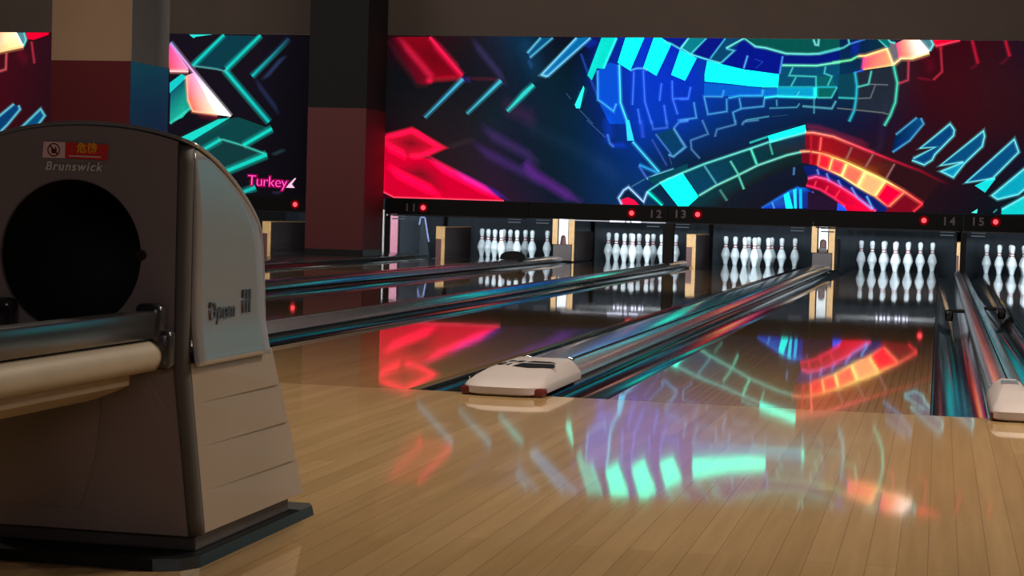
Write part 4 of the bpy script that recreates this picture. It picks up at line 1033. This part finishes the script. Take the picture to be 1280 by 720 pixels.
# rack: two rails with cream rolls, tray, brackets, far pedestal
for s in (1, -1):
    X = XC+s*.135
    bm = bmesh.new(); box(bm, X-.018,X+.018,-4.75,-3.36,.396,.443,.005); from_bm('rack_rail', local(bm), M['beam'], br, auto=40)
    bm = bmesh.new(); cyl(bm, (X+s*.002,-4.75,.367),(X+s*.002,-3.362,.367),.027,n=24); from_bm('cushion_roll', local(bm), M['cream'], br, auto=40)
    bm = bmesh.new(); box(bm, X-.022,X+.026*s if s>0 else X+.022,-3.385,-3.347,.385,.455,.012,3) if s>0 else box(bm, X-.026,X+.022,-3.385,-3.347,.385,.455,.012,3)
    x0, x1 = sorted((X-s*.01, X+s*.042)); box(bm, x0,x1,-3.38,-3.344,.343,.412,.012,3)
    from_bm('rail_bracket', local(bm), M['beam'], br, auto=40)
bm = bmesh.new(); prof = [(-.115+.23*i/12, .334-.036*math.sin(math.pi*i/12)) for i in range(13)]
extrude_y(bm, [(XC+x,z) for x,z in prof]+[(XC+x,z-.016) for x,z in prof[::-1]], -4.75, -3.40); from_bm('rack_tray', local(bm), M['cream'], br, auto=50)
bm = bmesh.new(); box(bm, XC-.1,XC+.1,-4.72,-4.5,.02,.335,.02); box(bm, XC-.15,XC+.15,-4.76,-4.45,.0005,.02,.004); from_bm('rack_pedestal', local(bm), M['corner'], br, auto=40)
# sticker and lettering on the front
YF = -3.3475
def flat(name, pts, m_, y, parent):
    bm = bmesh.new(); bm.faces.new([bm.verts.new((x,y,z)) for x,z in pts]); o = from_bm(name, local(bm), m_, parent); sd = o.modifiers.new('t','SOLIDIFY'); sd.thickness = .0006; sd.offset = 0; return o
sx0, sx1, sz0, sz1 = -1.511, -1.391, .697, .7245
wl = flat('warning_sticker', [(sx0,sz0),(sx0+.042,sz0),(sx0+.042,sz1),(sx0+.002,sz1)], M['stk_w'], YF, br)
rl = flat('danger_label', [(sx0+.0425,sz0),(sx1,sz0-.002),(sx1+.002,sz1-.003),(sx0+.0425,sz1)], M['stk_r'], YF, wl)
bm = bmesh.new(); cxs, czs = sx0+.021, (sz0+sz1)/2; A = []; B = []
for i in range(32):
    a = 2*math.pi*i/32; A.append(bm.verts.new((cxs+.0118*math.cos(a),YF-.0006,czs+.0118*math.sin(a)))); B.append(bm.verts.new((cxs+.0095*math.cos(a),YF-.0006,czs+.0095*math.sin(a))))
for i in range(32): bm.faces.new((A[i],A[(i+1)%32],B[(i+1)%32],B[i]))
bm.faces.new([bm.verts.new((cxs+x,YF-.0007,czs+z)) for x,z in ((-.0085,.0065),(-.0065,.0085),(.0085,-.0065),(.0065,-.0085))])
bm.faces.new([bm.verts.new((cxs+x,YF-.0005,czs+z)) for x,z in ((-.004,-.006),(.005,-.006),(.006,.001),(.003,.006),(.001,.001),(-.004,.004),(-.005,.0))])
from_bm('prohibition_sign', local(bm), M['dark_red'], wl)
text('danger_characters', '危險', .0185, M['stk_y'], rl, ((sx0+.083)-OX,YF-.0008-OY,(sz0+sz1)/2+.0035), extrude=.0003, offset=.0004, spacing=1.15)
flat('label_line', [(sx0+.05,sz0+.003),(sx1-.012,sz0+.002),(sx1-.012,sz0+.0042),(sx0+.05,sz0+.0052)], M['stk_w'], YF-.0006, rl)
text('maker_lettering', 'Brunswick', .0212, M['silver'], br, (-1.453-OX,YF-OY-.001,.6825), rot=(math.pi/2,0,0), extrude=.0006, offset=.0003, shear=.22, spacing=1.18)
# chrome relief lettering on the right side panel
text('model_lettering', 'Dynam', .044, M['alu'], br, (.1935,-.085,.437), rot=(math.pi/2,0,math.pi/2), extrude=.003, spacing=.95, sx=1.0)
text('model_numeral', 'III', .062, M['alu'], br, (.1935,.036,.447), rot=(math.pi/2,0,math.pi/2), extrude=.003, spacing=1.0, sx=1.0)

# ------------------------------------------------------------------ light
def area(name, loc, target, size, sy, energy, col, spread=180):
    l = bpy.data.lights.new(name, 'AREA'); l.shape = 'RECTANGLE'; l.size = size; l.size_y = sy; l.energy = energy; l.color = col; l.spread = math.radians(spread)
    o = bpy.data.objects.new(name, l); C.objects.link(o); o.location = loc
    o.rotation_euler = (Vector(target)-Vector(loc)).to_track_quat('-Z','Y').to_euler(); return o
for x, e in ((-5.5,56),(-2.0,90),(1.4,160),(4.5,138)):
    area('ceiling_lamp', (x,-.5,3.35), (x,-.9,0), 1.2, .5, e, (1,.86,.70))
for n, xc in LANES.items():
    area('pin_lamp', (xc,16.25,.70), (xc,18.7,.16), .9, .06, 24, (.86,.95,1), 110)
area('column_fill', (-5.6,4.2,3.3), (-6.9,8.4,1.9), .6, .4, 14, (1,.86,.72), 100)  # added fill light to brighten the near column
area('rear_fill', (1.5,-10.5,2.6), (-.5,0,.6), 4, 1.2, 42, (1,.9,.88))  # added fill light from behind the camera for the ball return front
area('bulkhead_fill', (-10,9.5,3.35), (-10,15.9,2.9), 3, .3, 130, (1,.86,.76))  # added fill lights to brighten the wall above the screens
area('bulkhead_fill', (-2,9,3.35), (-2,15.9,2.9), 5, .3, 240, (1,.86,.74))
w = bpy.data.worlds.new('world'); bpy.context.scene.world = w; w.use_nodes = True
w.node_tree.nodes['Background'].inputs['Color'].default_value = (.9,.85,.9,1); w.node_tree.nodes['Background'].inputs['Strength'].default_value = .05
sc = bpy.context.scene
sc.view_settings.view_transform = 'Standard'; sc.view_settings.look = 'None'; sc.view_settings.exposure = 0
sc.cycles.use_denoising = True; sc.cycles.transparent_max_bounces = 40; sc.cycles.max_bounces = 8; sc.cycles.sample_clamp_indirect = 6
sc.cycles.caustics_reflective = False; sc.cycles.caustics_refractive = False
